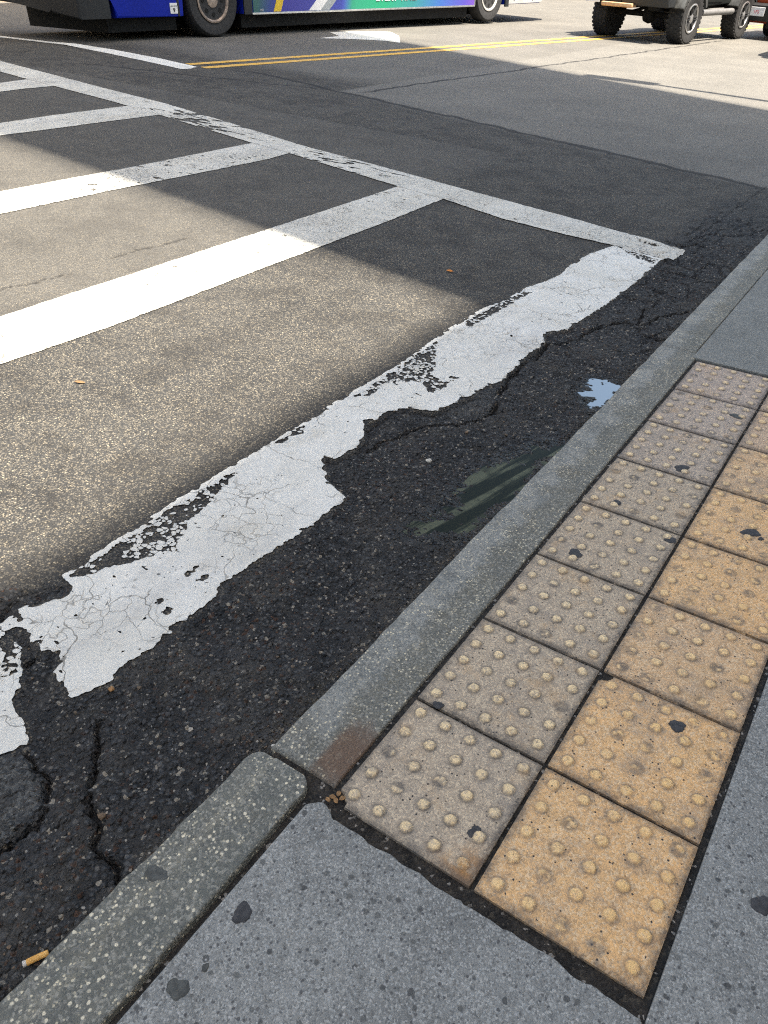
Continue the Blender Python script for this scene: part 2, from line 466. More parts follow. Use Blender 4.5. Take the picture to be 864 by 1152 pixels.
def kerb_material():
    g = N("granite_kerb"); v = g.pos()
    X, Y, Z = g.xyz(v)
    va, vb = g.vor(v, 230), g.vor(v, 95)
    ra, rb = g.sep(va.outputs['Color']), g.sep(vb.outputs['Color'])
    big, mid = g.noise(v, 3.2, 5, .6), g.noise(v, 18, 4, .65)
    c = g.mix(g.step(big, .3, .7), (.148, .160, .155), (.215, .222, .208))
    c = g.mix(g.step(mid, .47, .70, 0, .6), c, (.15, .138, .10))
    blot = g.noise(v, 8, 5, .7)
    nr0 = g.step(Y, .03, .0)
    c = g.mix(g.math('MULTIPLY', nr0, .8), c, g.mix(g.step(g.noise(v, 12, 5, .7), .4, .6), (.125, .148, .152), (.20, .215, .205)))
    ridge = g.math('MULTIPLY', nr0, g.step(g.math('ABSOLUTE', g.math('ADD', X, g.math('ADD', .142, g.math('MULTIPLY', g.math('SUBTRACT', mid, .5), .03)))), .004, .016, 1, 0))
    c = g.mix(g.math('MULTIPLY', ridge, .6), c, (.36, .35, .29))
    c = g.mix(g.step(blot, .48, .62, 0, .6), c, (.11, .12, .118))
    c = g.mix(g.step(g.noise(v, 5, 5, .75), .55, .70, 0, .6), c, (.175, .150, .105))
    band = g.math('MULTIPLY', g.step(g.math('ADD', X, g.math('MULTIPLY', g.math('SUBTRACT', g.noise(v, 10, 5, .7), .5), .16)), -.118, -.082, 1, 0), g.step(Y, -.1, .3))
    c = g.mix(g.math('MULTIPLY', g.math('SUBTRACT', 1.0, band), .5), c, (.130, .122, .090))
    c = g.mix(g.math('MULTIPLY', g.math('MULTIPLY', band, g.step(blot, .58, .44, .35, 1)), .6), c, (.31, .315, .295))
    c = g.mix(g.math('MULTIPLY', g.step(g.noise(v, 3.4, 6, .78), .52, .64), .45), c, (.115, .112, .095))
    c = g.mix(g.math('MULTIPLY', g.step(ra[0], .62, .85), .38), c, (.44, .43, .38))
    c = g.mix(g.math('MULTIPLY', g.step(ra[1], .62, .85), .42), c, (.08, .085, .085))
    vs = g.vor(g.scale(v, (1, 1, 1), (3, 5, 0)), 170); rs_ = g.sep(vs.outputs['Color'])
    clump = g.step(g.noise(v, 7, 4, .7), .40, .55)
    c = g.mix(g.math('MULTIPLY', g.math('MULTIPLY', g.step(rs_[0], .74, .80), g.step(vs.outputs['Distance'], .5, .3)), g.math('MULTIPLY', clump, .9)), c, (.66, .60, .44))
    near = g.step(Y, .03, .0)
    c = g.mix(g.math('MULTIPLY', g.math('MULTIPLY', g.step(rb[0], .70, .76), g.step(g.math('ADD', vb.outputs['Distance'], g.math('MULTIPLY', g.noise(v, 160, 2), .5)), .60, .45)), g.step(Y, .3, -.05, .3, 1.0)), c, (.66, .61, .47))
    # rusty grime by the chipped joint
    d1 = g.n("ShaderNodeVectorMath", operation='DISTANCE'); g.put(d1.inputs[0], v); d1.inputs[1].default_value = (-.05, .10, 0)
    rust = g.math('MULTIPLY', g.step(g.math('ADD', d1.outputs['Value'], g.math('MULTIPLY', mid, .12)), .10, .17, 1, 0), g.step(X, -.085, -.065))
    c = g.mix(g.math('MULTIPLY', rust, .8), c, (.13, .075, .045))
    hh = g.math('ADD', g.math('MULTIPLY', mid, .8), g.math('MULTIPLY', g.step(va.outputs['Distance'], .7, .1), .4))
    nr = g.bump(hh, .6, .004)
    return g.fin(c, .78, 0.0, nr)

def concrete_material(name, a, b, chips=1.0):
    g = N(name); v = g.pos()
    va, vb, vc = g.vor(v, 330), g.vor(v, 55), g.vor(v, 130)
    ra, rb, rc = g.sep(va.outputs['Color']), g.sep(vb.outputs['Color']), g.sep(vc.outputs['Color'])
    big, mid = g.noise(v, 2.0, 5, .6), g.noise(v, 16, 4, .7)
    c = g.mix(g.step(big, .3, .7), a, b)
    c = g.mix(g.step(mid, .45, .75, 0, .45), c, tuple(x*.62 for x in a))
    c = g.mix(g.step(g.noise(v, 4.5, 6, .75), .46, .66, 0, .55), c, tuple(x*.62 for x in a))
    c = g.mix(g.step(g.noise(v, 11, 5, .7), .58, .72, 0, .35), c, (.30, .285, .25))
    c = g.mix(g.math('MULTIPLY', g.step(ra[0], .55, .9), .5), c, tuple(min(1, x*1.75) for x in b))
    c = g.mix(g.math('MULTIPLY', g.step(ra[1], .60, .9), .5), c, tuple(x*.42 for x in a))
    m = g.math('MULTIPLY', g.step(rb[0], .66, .80), g.step(g.math('ADD', vb.outputs['Distance'], g.math('MULTIPLY', g.noise(v, 75, 3), .6)), .62, .50))
    c = g.mix(g.math('MULTIPLY', m, .85*chips), c, g.mix(rb[1], (.045, .048, .05), (.12, .125, .12)))
    m = g.math('MULTIPLY', g.step(rc[0], .78, .90), g.step(g.math('ADD', vc.outputs['Distance'], g.math('MULTIPLY', g.noise(v, 190, 2), .5)), .68, .52))
    c = g.mix(g.math('MULTIPLY', m, .85*chips), c, (.075, .077, .08))
    m = g.math('MULTIPLY', g.step(rc[1], .90, .92), g.step(vc.outputs['Distance'], .35, .22))
    c = g.mix(g.math('MULTIPLY', m, .7), c, (.46, .46, .45))
    hh = g.math('ADD', g.math('MULTIPLY', mid, .9), g.math('MULTIPLY', g.step(va.outputs['Distance'], .7, .1), .35))
    nr = g.bump(hh, .5, .003)
    return g.fin(c, .85, 0.0, nr)

def joint_material():
    g = N("joint_dirt"); v = g.pos()
    va = g.vor(v, 190); ra = g.sep(va.outputs['Color'])
    c = g.mix(g.step(g.noise(v, 25, 4), .35, .7), (.014, .013, .012), (.040, .035, .030))
    c = g.mix(g.step(ra[0], .95, .965, 0, .9), c, (.30, .28, .25))
    c = g.mix(g.step(ra[1], .8, .9, 0, .6), c, (.075, .065, .05))
    nr = g.bump(g.step(va.outputs['Distance'], .7, .1), .8, .004)
    return g.fin(c, .95, 0.0, nr)

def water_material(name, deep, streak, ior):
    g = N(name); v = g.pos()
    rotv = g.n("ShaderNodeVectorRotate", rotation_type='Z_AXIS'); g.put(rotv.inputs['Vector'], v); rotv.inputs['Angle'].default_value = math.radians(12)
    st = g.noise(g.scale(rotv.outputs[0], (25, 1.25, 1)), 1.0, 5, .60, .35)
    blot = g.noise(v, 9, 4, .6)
    c = g.mix(g.step(st, .46, .55), deep, streak)  # reflected bands painted into the water colour
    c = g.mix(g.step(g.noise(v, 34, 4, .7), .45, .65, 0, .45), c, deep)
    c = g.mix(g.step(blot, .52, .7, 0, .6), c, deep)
    nr = g.bump(g.noise(g.scale(v, (60, 9, 1)), 1.0, 2), .06, .002)
    return g.fin(c, .05 if ior > 2 else .10, 0.0, nr, IOR=ior, Specular_IOR_Level=.5 if ior > 2 else .28)

MAT = {}
MAT['road'] = road_material()
MAT['paint'] = paint_material("thick_white_paint", (.80, .795, .745), .02, .8, .4)
MAT['paint_worn'] = paint_material("rubbed_white_paint", (.67, .655, .59), .42, 1.0, .9, .965)
MAT['yellow'] = paint_material("yellow_paint", (.80, .45, .025), .12, .2, .2)
MAT['tile'] = tile_material()
MAT['kerb'] = kerb_material()
MAT['slab'] = concrete_material("chip_concrete", (.215, .222, .216), (.275, .282, .272))
MAT['slab_far'] = concrete_material("plain_concrete", (.185, .192, .180), (.230, .236, .222), .25)
MAT['joint'] = joint_material()
MAT['puddle'] = water_material("puddle_water", (.012, .013, .014), (.016, .017, .018), 5.0)
MAT['puddle_bands'] = water_material("reflection_band_water", (.016, .020, .013), (.098, .108, .072), 1.25)
MAT['gum'] = plain("old_gum", (.045, .046, .050), .8, var=.3, sc=90)
MAT['gum_pale'] = plain("grey_gum", (.075, .080, .076), .8, var=.3, sc=90)

# ------------------------------------------------------------------ traced outlines of the broken near stripe
STRIPE_PX = [(82,786),(73,781),(60,757),(69,741),(66,733),(54.7,731.7),(47,735),(44,726),(36,722.5),(30,714),(16,711.6),(8,716),(-6,700),
 (0,703),(14,694),(22,697),(20,686),(27,684),(36,683),(69,675),(80,669.7),(82,660),(75,655),(65.6,649.6),(100,629),(150,596),(189.6,569.4),(222,549),(255,529),
 (300,502),(337,479),(374,455),(412,432.5),(440,416),(467.5,398),(502,372),(544,347),(564,340),(580,331),(592,324),(612,318),(630,310),(640,300),(651,293),(664,286),
 (678.6,280.6),(690.7,277),(745,292),(737.6,298),(720,314),(703,327.5),(685,341),(668,352),(652,362),(637,371),(622,374),(611,376),(613,386.5),(602,394),(592,400),(583,412),(571,421),(561,431),
 (544,436),(532,445),(519.6,450),(504,458),(488,463.5),(474,461.7),(453.6,460),(440,463),(433,465),(424,472),(412,475.6),(408,483),(410,489.4),(406,498),(400,505),(392,511),(384,513.8),(376,517),(365,513.8),
 (361.6,519),(365,525),(368.5,533),(366,540),(376,548),(389,560.6),(377,571),(363,579.7),(345,597),(325,609),(307,620),(291.7,629.6),(270,645),(249.7,658.7),(248,668),(232,681),(204,702.5),(172,728),(142,748),(135,757),(127.6,766),(104,777)]
ISLE_PX = [(-30,696),(0,706),(11,713),(14,722),(25.5,731.6),(23,745),(24,760),(22,775),(13,790),(18,796),(22,808),(33,830),(30,838),(22,841),(10,848),(0,852),(-30,870)]
STRIPE = [G(*q) for q in STRIPE_PX]
ISLE = [G(*q) for q in ISLE_PX]
FLAKES = [[G(*q) for q in F] for F in (
 [(72,652),(130,615),(190,575),(262,531),(268,534),(250,552),(212,592),(206,606),(200,622),(170,628),(140,637),(109,646),(88,652)],
 [(398,447),(440,419),(470,398),(492,384),(492,402),(489,424),(500,430),(508,424),(516,426),(498,440),(484,444),(470,430),(440,432),(415,446)],
 [(305,501),(345,476),(346,486),(318,501)],
 [(520,364),(560,342),(590,328),(600,330),(560,352),(528,370)],
 [(0,704),(30,722),(30,735),(22,760),(0,770)],
 [(696,279),(742,293),(736,298),(712,291)])]
HOLES = [(178,678,6),(190,687,8),(213,646,7),(229,651,8),(220,640,5),(122,733,2.5),(157,732,3),(139,734,3),(163,697,2.5),(40,724,9),(28,718,8),(250,582,3),(290,562,3)]
HOLES = [(*G(x, y), r*.0015) for x, y, r in HOLES]
CRACKS = [[G(*q) for q in C] for C in (
 [(561,440),(575,424),(592,407),(603,400),(615,385),(632,386),(650,380),(664,372),(690,362),(705,360),(719,364),(728,364),(738,356),(761,352),(775,348)],
 [(719,362),(722,352),(733,344),(741,339)],
 [(112,815),(108,840),(105.5,870),(97,888),(94.5,905.5),(102,922),(103,945),(110,967),(124,975),(134,990)],
 [(-10,962),(0,955),(40,923),(57,910),(52,888),(48,875),(35,848)],
 [(410,505),(440,492),(470,478),(502,477),(544,470),(561,451)],
 [(862,210),(820,240),(780,268),(740,300)],
 [(-12,329),(10,322),(40,318),(62,311),(82,306)],
 [(122,291),(160,279),(180,276),(212,267)])]
PUD1 = [G(*q) for q in ((652,438),(662,436),(671,426),(680,430),(686,428),(699,431),(694,441),(684,452),(672,461),(664,451),(668,444),(659,442))]
PUD2 = [G(*q) for q in ((462,596),(480,580),(501,573),(520,552),(537,536),(552,524),(570,511),(588,506),(603,499),(622,496),(640,492),(640,506),(600,530),(588,546),(560,572),(530,604),(511,598),(488,602))]
SHELF = [G(*q) for q in ((500,464),(520,452),(545,438),(562,438),(552,452),(535,466),(508,474))]
PATCH = [G(*q) for q in ((-30,850),(10,848),(36,852),(46,876),(55,905),(38,922),(0,950),(-30,966))]

def base_z(x):
    return ROADZ+FALL*np.clip(-(x-KX), 0, 9.9)
XS_ = np.array([-.3, -.1, .05, .2, .6, 9]); XC_ = np.array([-1.9, -1.30, -.96, -.84, -.80, -.80])
def road_detail(x, y, full=True):
    """height above the plain road plane, and the surface masks"""
    z = .0012*fbm(x*6, y*6, 3, 3)
    out = dict(gut=np.zeros_like(x), crev=np.zeros_like(x), isl=np.zeros_like(x), wet=np.zeros_like(x))
    xl = -5.2-(y-6.95)*1.0
    ys = np.where(x < -.45, 5.92+(-.45-x)*.2166, 5.92)
    far = sstep(-.12, .12, y-ys+.04*fbm(x*2, y*2, 3, 8))
    left = sstep(-5.0, -5.3, x)            # left of the cross joint the dark surface goes on a little farther
    yl = 6.98+(-5.2-x)*.05
    far = np.where(x < -5.2, sstep(-.3, .5, y-(7.6+(-5.2-x)*.06))*.75, far)
    far = np.maximum(far, .30*sstep(-2.2, -2.6, x)*(y < 5.5))
    out['far'] = far
    near = (x > -3.7) & (y > -1.6) & (y < 6.6)
    if near.any() and full:
        X, Y = x[near], y[near]
        wx = X+.008*fbm(X*24, Y*24, 3, 21); wy = Y+.008*fbm(X*24, Y*24, 3, 22)
        sd = np.maximum(sd_poly(wx, wy, STRIPE), sd_poly(wx, wy, ISLE))
        xc = np.interp(Y, XS_, XC_)
        g = sstep(-.02, .03, X-xc+.03*fbm(X*7, Y*7, 3, 31))
        g = g*sstep(.004, -.018, sd)
        g = g*sstep(6.2, 4.6, Y+.5*fbm(X*3, Y*3, 3, 12))*np.where(Y > 4.0, sstep(-.75, -.5, X), 1)
        lump = fbm(X*30, Y*30, 4, 41); f1, f2, cid = worley(X*70, Y*70, 4)
        f1b, f2b, cidb = worley(X*26, Y*26, 6)
        dz = g*(-.010+.011*fbm(X*8, Y*8, 4, 15)+.0065*lump+.0055*cid*sstep(.75, .15, f1)+.0065*cidb*sstep(.8, .2, f1b))
        crev = np.zeros_like(X)
        # undercut lip along the painted edge
        lip = np.exp(-((-sd-.012)/.011)**2)*g*sstep(-.1, .5, fbm(X*4, Y*4, 3, 77)+.35)
        lip = lip*sstep(.98, 1.12, Y+.1*fbm(X*6, Y*6, 2, 5))*(.35+.65*sstep(2.2, 1.9, Y)); dz -= .011*lip; crev = np.maximum(crev, .5*lip)
        for i, C in enumerate(CRACKS):
            wob = .012*fbm(X*30, Y*30, 3, 50+i)
            vx_, vy_ = X+.020*fbm(X*16, Y*16, 4, 301+i)+.007*fbm(X*70, Y*70, 3, 311), Y+.020*fbm(X*16, Y*16, 4, 321+i)+.007*fbm(X*70, Y*70, 3, 331)
            d = d_line(vx_, vy_, C)+np.abs(wob)*.3
            wd = (.008, .005, .0062, .0065, .0065, .005, .010, .010)[i]*(1+.85*fbm(X*14, Y*14, 3, 90+i))
            d = d+.004*fbm(X*120, Y*120, 2, 150+i); c = sstep(1.25, .55, d/np.maximum(wd, .004))
            dz -= .020*c*(.3 if i >= 5 else 1); crev = np.maximum(crev, c*(.6 if i >= 5 else .95))
        ax_ = X+.03*fbm(X*11, Y*11, 4, 401); ay_ = Y+.03*fbm(X*11, Y*11, 4, 402)
        g1, g2, gid = worley(ax_*8.5, ay_*6.5, 41)
        zone = g*sstep(-.12, .22, fbm(X*2.1, Y*2.1, 3, 403)+.55*np.exp(-((X+.85)**2+(Y+.05)**2)/.08)+.4*np.exp(-((X+.45)**2+(Y-2.9)**2)/.25))
        ed = sstep(.085, .02, g2-g1+.05*fbm(X*60, Y*60, 2, 404))*zone
        dz += zone*.010*(gid-.5)*sstep(.0, .12, g2-g1)-.010*ed
        crev = np.maximum(crev, .72*ed)
        isl = sstep(-.01, .02, sd_poly(wx, wy, PATCH))
        dz = dz*(1-.7*isl)+isl*.006
        sh = sstep(-.01, .015, sd_poly(wx, wy, SHELF))
        dz = dz*(1-.3*sh)
        out['isl'][near] = np.maximum(isl*.8, sh*.35)
        wet = np.zeros_like(X)
        for Q, dep in ((PUD1, .014), (PUD2, .013)):
            sq = sd_poly(wx, wy, Q)
            b = sstep(-.05, .05, sq)
            wet = np.maximum(wet, sstep(-.085, -.01, sq+.03*fbm(X*22, Y*22, 4, 200)))
            dz = dz*(1-.55*b)-dep*b
            crev = crev*(1-b)
        dz += (1-g)*.0008*lump
        z[near] += dz
        out['wet'][near] = wet; out['gut'][near] = g; out['crev'][near] = crev
    return z, out
def road_z(x, y):
    x = np.asarray(x, float); y = np.asarray(y, float)
    return base_z(x)+road_detail(x, y)[0]

# ------------------------------------------------------------------ ground, road
def axis(parts):
    a = [parts[0][0]]
    for lo, hi, st in parts:
        n = max(1, int(round((hi-lo)/st)))
        a += list(np.linspace(lo, hi, n+1)[1:])
    return np.array(a)
def geo(a, b, s0, k=1.18):
    o = [a]; s = s0; sg = 1 if b > a else -1
    while (b-o[-1])*sg > s: o.append(o[-1]+sg*s); s *= k
    o.append(b); return o
xs = np.concatenate([np.array(geo(-6.0, -45, .12))[::-1], axis([(-6.0, -3.7, .04), (-3.7, -2.2, .017), (-2.2, -1.35, .012), (-1.35, -.10, .0052)])[1:]])
ys = np.concatenate([np.array(geo(-.75, -60, .02))[::-1], axis([(-.75, 2.3, .0056), (2.3, 4.4, .011), (4.4, 8, .03)])[1:], np.array(geo(8, 260, .06))[1:]])
XX, YY = np.meshgrid(xs, ys)
XX, YY = XX.ravel(), YY.ravel()
dz, masks = road_detail(XX, YY)
V = np.stack([XX, YY, base_z(XX)+dz], 1)
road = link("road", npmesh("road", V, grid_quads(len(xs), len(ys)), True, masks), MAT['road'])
tag(road, "worn asphalt street with a dark broken strip along the kerb", kind="structure")
gm = N("dusty_ground"); gm = gm.fin(gm.mix(gm.step(gm.noise(gm.pos(), .4, 4), .3, .7), (.10, .098, .09), (.16, .155, .14)), .9)
ground = MB().box(-900, 900, -900, 900, -1.2, -.35).build("ground", gm)
tag(ground, kind="structure")

# ------------------------------------------------------------------ painted markings: thin sheets with real ragged outlines
def march(F, xs, ys, zf, lift):
    """sheet over the cells where the field F (ny,nx) is positive, edges cut where it crosses zero"""
    ny, nx = F.shape
    ins = F > 0
    cnt = ins[:-1, :-1].astype(int)+ins[:-1, 1:]+ins[1:, 1:]+ins[1:, :-1]
    idx = -np.ones((ny, nx), np.int64)
    used = np.zeros((ny, nx), bool)
    used[ins] = True
    n0 = used.sum(); idx[used] = np.arange(n0)
    jj, ii = np.nonzero(used)
    vx = list(xs[ii]); vy = list(ys[jj]); faces = []
    r, c = np.nonzero(cnt == 4)
    full = np.stack([idx[r, c], idx[r, c+1], idx[r+1, c+1], idx[r+1, c]], 1)
    faces = [tuple(q) for q in full.tolist()]
    edge = {}
    def cut(a, b):
        k = (a, b) if a < b else (b, a)
        if k in edge: return edge[k]
        (j0, i0), (j1, i1) = k
        f0, f1 = F[j0, i0], F[j1, i1]
        t = min(.98, max(.02, f0/(f0-f1)))
        vx.append(xs[i0]+(xs[i1]-xs[i0])*t); vy.append(ys[j0]+(ys[j1]-ys[j0])*t)
        edge[k] = len(vx)-1
        return edge[k]
    r, c = np.nonzero((cnt > 0) & (cnt < 4))
    for j, i in zip(r.tolist(), c.tolist()):
        cs = [(j, i), (j, i+1), (j+1, i+1), (j+1, i)]
        poly = []
        for k in range(4):
            a, b = cs[k], cs[(k+1) % 4]
            if ins[a]: poly.append(int(idx[a]))
            if ins[a] != ins[b]: poly.append(cut(a, b))
        if len(poly) >= 3: faces.append(tuple(poly))
    vx, vy = np.array(vx), np.array(vy)
    V = np.stack([vx, vy, zf(vx, vy)+lift], 1)
    return V, faces
def marking(label, poly, step, jag, wear=0.0, mat='paint', flakes=(), holes=(), seed=0, jag_sc=30, lift=.004, extra=None, bite=0.0, name="road_marking"):
    p = np.array(poly)
    x0, y0 = p.min(0)-step*2; x1, y1 = p.max(0)+step*2
    xs = np.arange(x0, x1+step, step); ys = np.arange(y0, y1+step, step)
    X, Y = np.meshgrid(xs, ys)
    F = sd_poly(X, Y, poly)
    F = F+jag*fbm(X*jag_sc, Y*jag_sc, 4, seed)-bite*sstep(.08, .45, fbm(X*jag_sc*.33, Y*jag_sc*.33, 4, seed+51))
    for fl in flakes:
        s = sd_poly(X, Y, fl)
        f1, f2, cid = worley(X*62+.35*fbm(X*40, Y*40, 2, 3), Y*62+.35*fbm(X*40, Y*40, 2, 4), seed+2)
        isl = (f2-f1-.16)*.012-.010*sstep(.35, .75, cid+.5*fbm(X*9, Y*9, 3, seed+6))
        k = sstep(-.004, .008, s+.012*fbm(X*40, Y*40, 3, seed+11))
        F = np.where(k > .5, np.minimum(F, isl+(1-k)*.01), F)
    for hx, hy, hr in holes:
        d = np.hypot((X-hx)*1.25, (Y-hy)*.8)+hr*1.3*fbm(X*95, Y*95, 4, seed+4)
        F = np.minimum(F, d-hr)
    if wear > 0:
        n = fbm(X*26, Y*60, 4, seed+31)
        dens = fbm(X*1.6, Y*1.6, 3, seed+33)
        F = np.minimum(F, (.62-wear*(.55+dens)-n*.9)*.05)
    if extra is not None: F = extra(X, Y, F)
    V, fc = march(F, xs, ys, road_z, lift)
    o = link(name, npmesh(name, V, fc, True), MAT[mat])
    return tag(o, label, kind="structure")

marking("thick cracked white crosswalk stripe with ragged edges nearest the kerb", STRIPE, .0036, .0075, .20, 'paint', FLAKES, HOLES, 5, 75, bite=.013)
marking("broken scrap of white paint at the street's near edge", ISLE, .0036, .0075, .22, 'paint', [FLAKES[4]], (), 9, 75)
def gp(*q): return [G(*k) for k in q]
marking("second white crosswalk stripe crossing from sun into shade", gp((-60,374),(0,357),(120,318),(300,259),(447,210.5),(475,207),(499,224),(440,248),(300,301),(120,370),(0,411),(-60,430)), .007, .006, .16, 'paint_worn', seed=15, jag_sc=34)
marking("third white crosswalk stripe half in shadow", gp((-60,228),(0,216),(140,190),(283,161.5),(310,161),(326,172.6),(300,180),(120,216),(0,241.5),(-60,254)), .010, .007, .24, 'paint_worn', seed=25, jag_sc=28)
marking("fourth white crosswalk stripe in shade before the edge line", gp((-60,146),(0,139),(60,130),(142,119.7),(160,118),(180,129.5),(100,140),(0,153),(-60,162)), .014, .008, .16, 'paint_worn', seed=35, jag_sc=20)
marking("fifth and farthest visible white crosswalk stripe", gp((-60,99.5),(0,93.7),(31,89.5),(45,88),(62,97),(30,100),(0,103.5),(-60,111)), .02, .010, .12, 'paint_worn', seed=45, jag_sc=16)
def cross_wear(X, Y, F):
    d1 = np.exp(-((X+5.0)/.9)**2)+.7*np.exp(-((X+3.2)/.6)**2)+.25*np.exp(-((X+.75)/.12)**2)
    n = fbm(X*9, Y*34, 4, 71)
    return np.minimum(F, (.60-.55*d1-n*.9)*.05)
marking("white crosswalk edge line meeting the ends of all the stripes", gp((-70,51),(0,69),(64.7,85.8),(130,103),(186,117),(256,138),(337,163.5),(453.6,194.7),(516,212),(564,225),(633,243.5),(699,262),(735,271),(772,280.6),(765,288),(757.5,292.8),(741,290),(690.7,277),(633,264),(598,255),(564,246.5),(497,224),(450,211),(325,172.8),(283.5,161.3),(179,129.6),(130,115.5),(60,97),(31,89.5),(0,81),(-70,61)), .010, .006, .10, 'paint_worn', seed=55, jag_sc=34, extra=cross_wear, lift=.0055)
marking("white stop line by the bus ending at the yellow lines", gp((-70,21),(0,32.8),(56,44.8),(127,56),(180,66),(221.5,75.5),(215,77.5),(204,78),(163,69),(125,61),(100,56),(56,47.3),(0,35.3),(-70,24)), .02, .006, .06, 'paint', seed=65, jag_sc=14)
def yl(off0, off1):
    a, b = np.array(G(220, 74.5)), np.array(G(690, 41.3))
    d = (b-a)/np.linalg.norm(b-a); n = np.array([-d[1], d[0]])
    b = a+d*34
    return [tuple(a+n*off0), tuple(a+n*off1), tuple(b+n*off1), tuple(b+n*off0)]
marking("yellow centre line on the bus side of the double line", yl(.09, .235), .03, .010, .03, 'yellow', seed=75, jag_sc=8)
marking("yellow centre line on the kerb side of the double line", yl(-.24, -.095), .03, .010, .03, 'yellow', seed=85, jag_sc=8)
marking("white lane arrow beside the bus", gp((358,43.2),(382,40.8),(371,36.6),(400,35.2),(440,36.2),(449,41),(450,48.5),(433,46),(400,44.3)), .014, .006, .0, 'paint', seed=95, jag_sc=6)

# ------------------------------------------------------------------ puddles
for poly, m, lab, z in ((PUD1, 'puddle', "small clear puddle against the kerb reflecting blue sky", -.0335+.005), (PUD2, 'puddle_bands', "long puddle with painted-in green reflection bands lying against the kerb", -.0405)):
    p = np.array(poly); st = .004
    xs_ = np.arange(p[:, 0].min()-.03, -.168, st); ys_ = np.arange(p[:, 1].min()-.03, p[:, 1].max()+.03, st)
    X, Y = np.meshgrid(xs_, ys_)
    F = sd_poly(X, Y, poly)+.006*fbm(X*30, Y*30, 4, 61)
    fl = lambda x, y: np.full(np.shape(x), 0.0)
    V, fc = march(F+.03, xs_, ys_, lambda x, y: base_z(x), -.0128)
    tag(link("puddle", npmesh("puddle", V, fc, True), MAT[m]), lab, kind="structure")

# ------------------------------------------------------------------ kerb
def kerb(y0, y1, zt, label, chip=.004, seed=0, xa=-.172, xb=-.032, round_end=0.0, step=.006, ridge=0.0):
    nx = 26
    u = np.concatenate([np.linspace(0, .16, 8), np.linspace(.2, .9, 12), np.linspace(.93, 1, 6)])
    ys = np.arange(y0, y1+step*.5, step) if step else None
    U, Yg = np.meshgrid(u, ys)
    Xg = xa+(xb-xa)*U
    e = np.minimum(np.minimum(Yg-y0, y1-Yg), 1)
    if round_end:
        # far end drawn in at both corners
        t = np.clip((Yg-(y1-round_end))/round_end, 0, 1)
        s = 1-.45*(1-np.sqrt(np.maximum(1-t**2, 0)))
        Xg = (xa+xb)/2+(Xg-(xa+xb)/2)*s
    wob = chip*fbm(Yg*9, Yg*0+3, 4, seed)*(1-U)**1.5+.25*chip*fbm(Yg*14, Yg*0+7, 3, seed+4)*U
    Xg = Xg+wob
    d_edge = np.minimum(np.minimum((U)*(xb-xa), (1-U)*(xb-xa)), e)
    R = .005
    t = np.clip(d_edge/R, 0, 1)
    Z = zt-R*(1-np.sqrt(np.maximum(0, 1-(1-t)**2)))+.0016*fbm(Xg*25, Yg*25, 4, seed+8)-ridge*sstep(.34, .24, U+.05*fbm(Yg*6, Yg*0+1, 3, 9))
    border = (U == 0) | (U == 1) | (Yg == ys[0]) | (Yg == ys[-1])
    V = np.stack([Xg.ravel(), Yg.ravel(), Z.ravel()], 1)
    Q = grid_quads(len(u), len(ys))
    # skirt
    nxx, nyy = len(u), len(ys)
    ring = [i for i in range(nxx)]+[j*nxx+nxx-1 for j in range(1, nyy)]+[(nyy-1)*nxx+i for i in range(nxx-2, -1, -1)]+[j*nxx for j in range(nyy-2, 0, -1)]
    ring = np.array(ring); low = V[ring].copy(); low[:, 2] = -.22
    k = len(ring); b = len(V)
    i = np.arange(k); sk = np.stack([ring[i], b+i, b+(i+1) % k, ring[(i+1) % k]], 1)
    V = np.concatenate([V, low]); Q = np.concatenate([Q, sk])
    me = npmesh("kerb", V, Q, True); me.set_sharp_from_angle(angle=math.radians(60))
    return tag(link("kerb", me, MAT['kerb']), label, kind="structure")
kerb(-3.2, .012, .012, "speckled granite kerb stone with a rounded end nearest the camera", .010, 3, -.196, -.045, .04, ridge=.006)
kerb(.030, 2.520, .001, "long flush granite kerb stone beside the tactile tiles", .005, 13, -.172, -.009)
kerb(2.527, 5.4, .001, "smooth blue grey kerb stone beyond the tactile tiles", .003, 23, -.172, -.026, step=.012)
kerb(5.408, 9.0, .001, "kerb stone farther along the street", .003, 33, step=.03)
kerb(9.01, 40.0, .001, "kerb stones farthest along the street", .003, 43, step=.3)
kerb(-30, -3.21, .012, "kerb stones behind the camera", .003, 53, step=.3)

# ------------------------------------------------------------------ sidewalk slabs and the dirt bed in their joints
bed = MB().box(-.16, 7.4, -30, 60, -.2, -.0065).build("sidewalk_bed", MAT['joint'])
tag(bed, "dark gritty dirt showing in the joints between slabs", kind="structure")
def slab(poly, z, m, label, seed, rough_sides=(), ztop_noise=.0):
    """slab of concrete, outline resampled so that its edge can be slightly broken"""
    pts = []
    n = len(poly)
    for i in range(n):
        a, b = np.array(poly[i]), np.array(poly[(i+1) % n])
        L = np.linalg.norm(b-a)
        if i in rough_sides:
            k = int(L/.008); d = (b-a)/L; nrm = np.array([-d[1], d[0]])
            for j in range(k):
                q = a+(b-a)*j/k
                f = fbm(np.array([q[0]*28+q[1]*9]), np.array([q[1]*28-q[0]*7]), 4, seed)[0]
                pts.append(q+nrm*(f*.0075 if 0 < j else 0))
        else: pts.append(a)
    mb = MB()
    mb.prism([tuple(q) for q in pts], -.12, z, axis='z')
    o = mb.build("sidewalk", m)
    bv = o.modifiers.new("edge", 'BEVEL'); bv.width = .003; bv.segments = 2; bv.limit_method = 'ANGLE'; bv.angle_limit = math.radians(50)
    return tag(o, label, kind="structure")
slab([(-.036, -3.2), (.655, -3.2), (.655, -.115), (.612, -.030), (.30, -.026), (.03, -.030), (-.005, -.012), (-.030, -.035)], .006, MAT['slab'], "grey speckled concrete slab in front of the tactile tiles", 3, (3, 4, 5, 6))
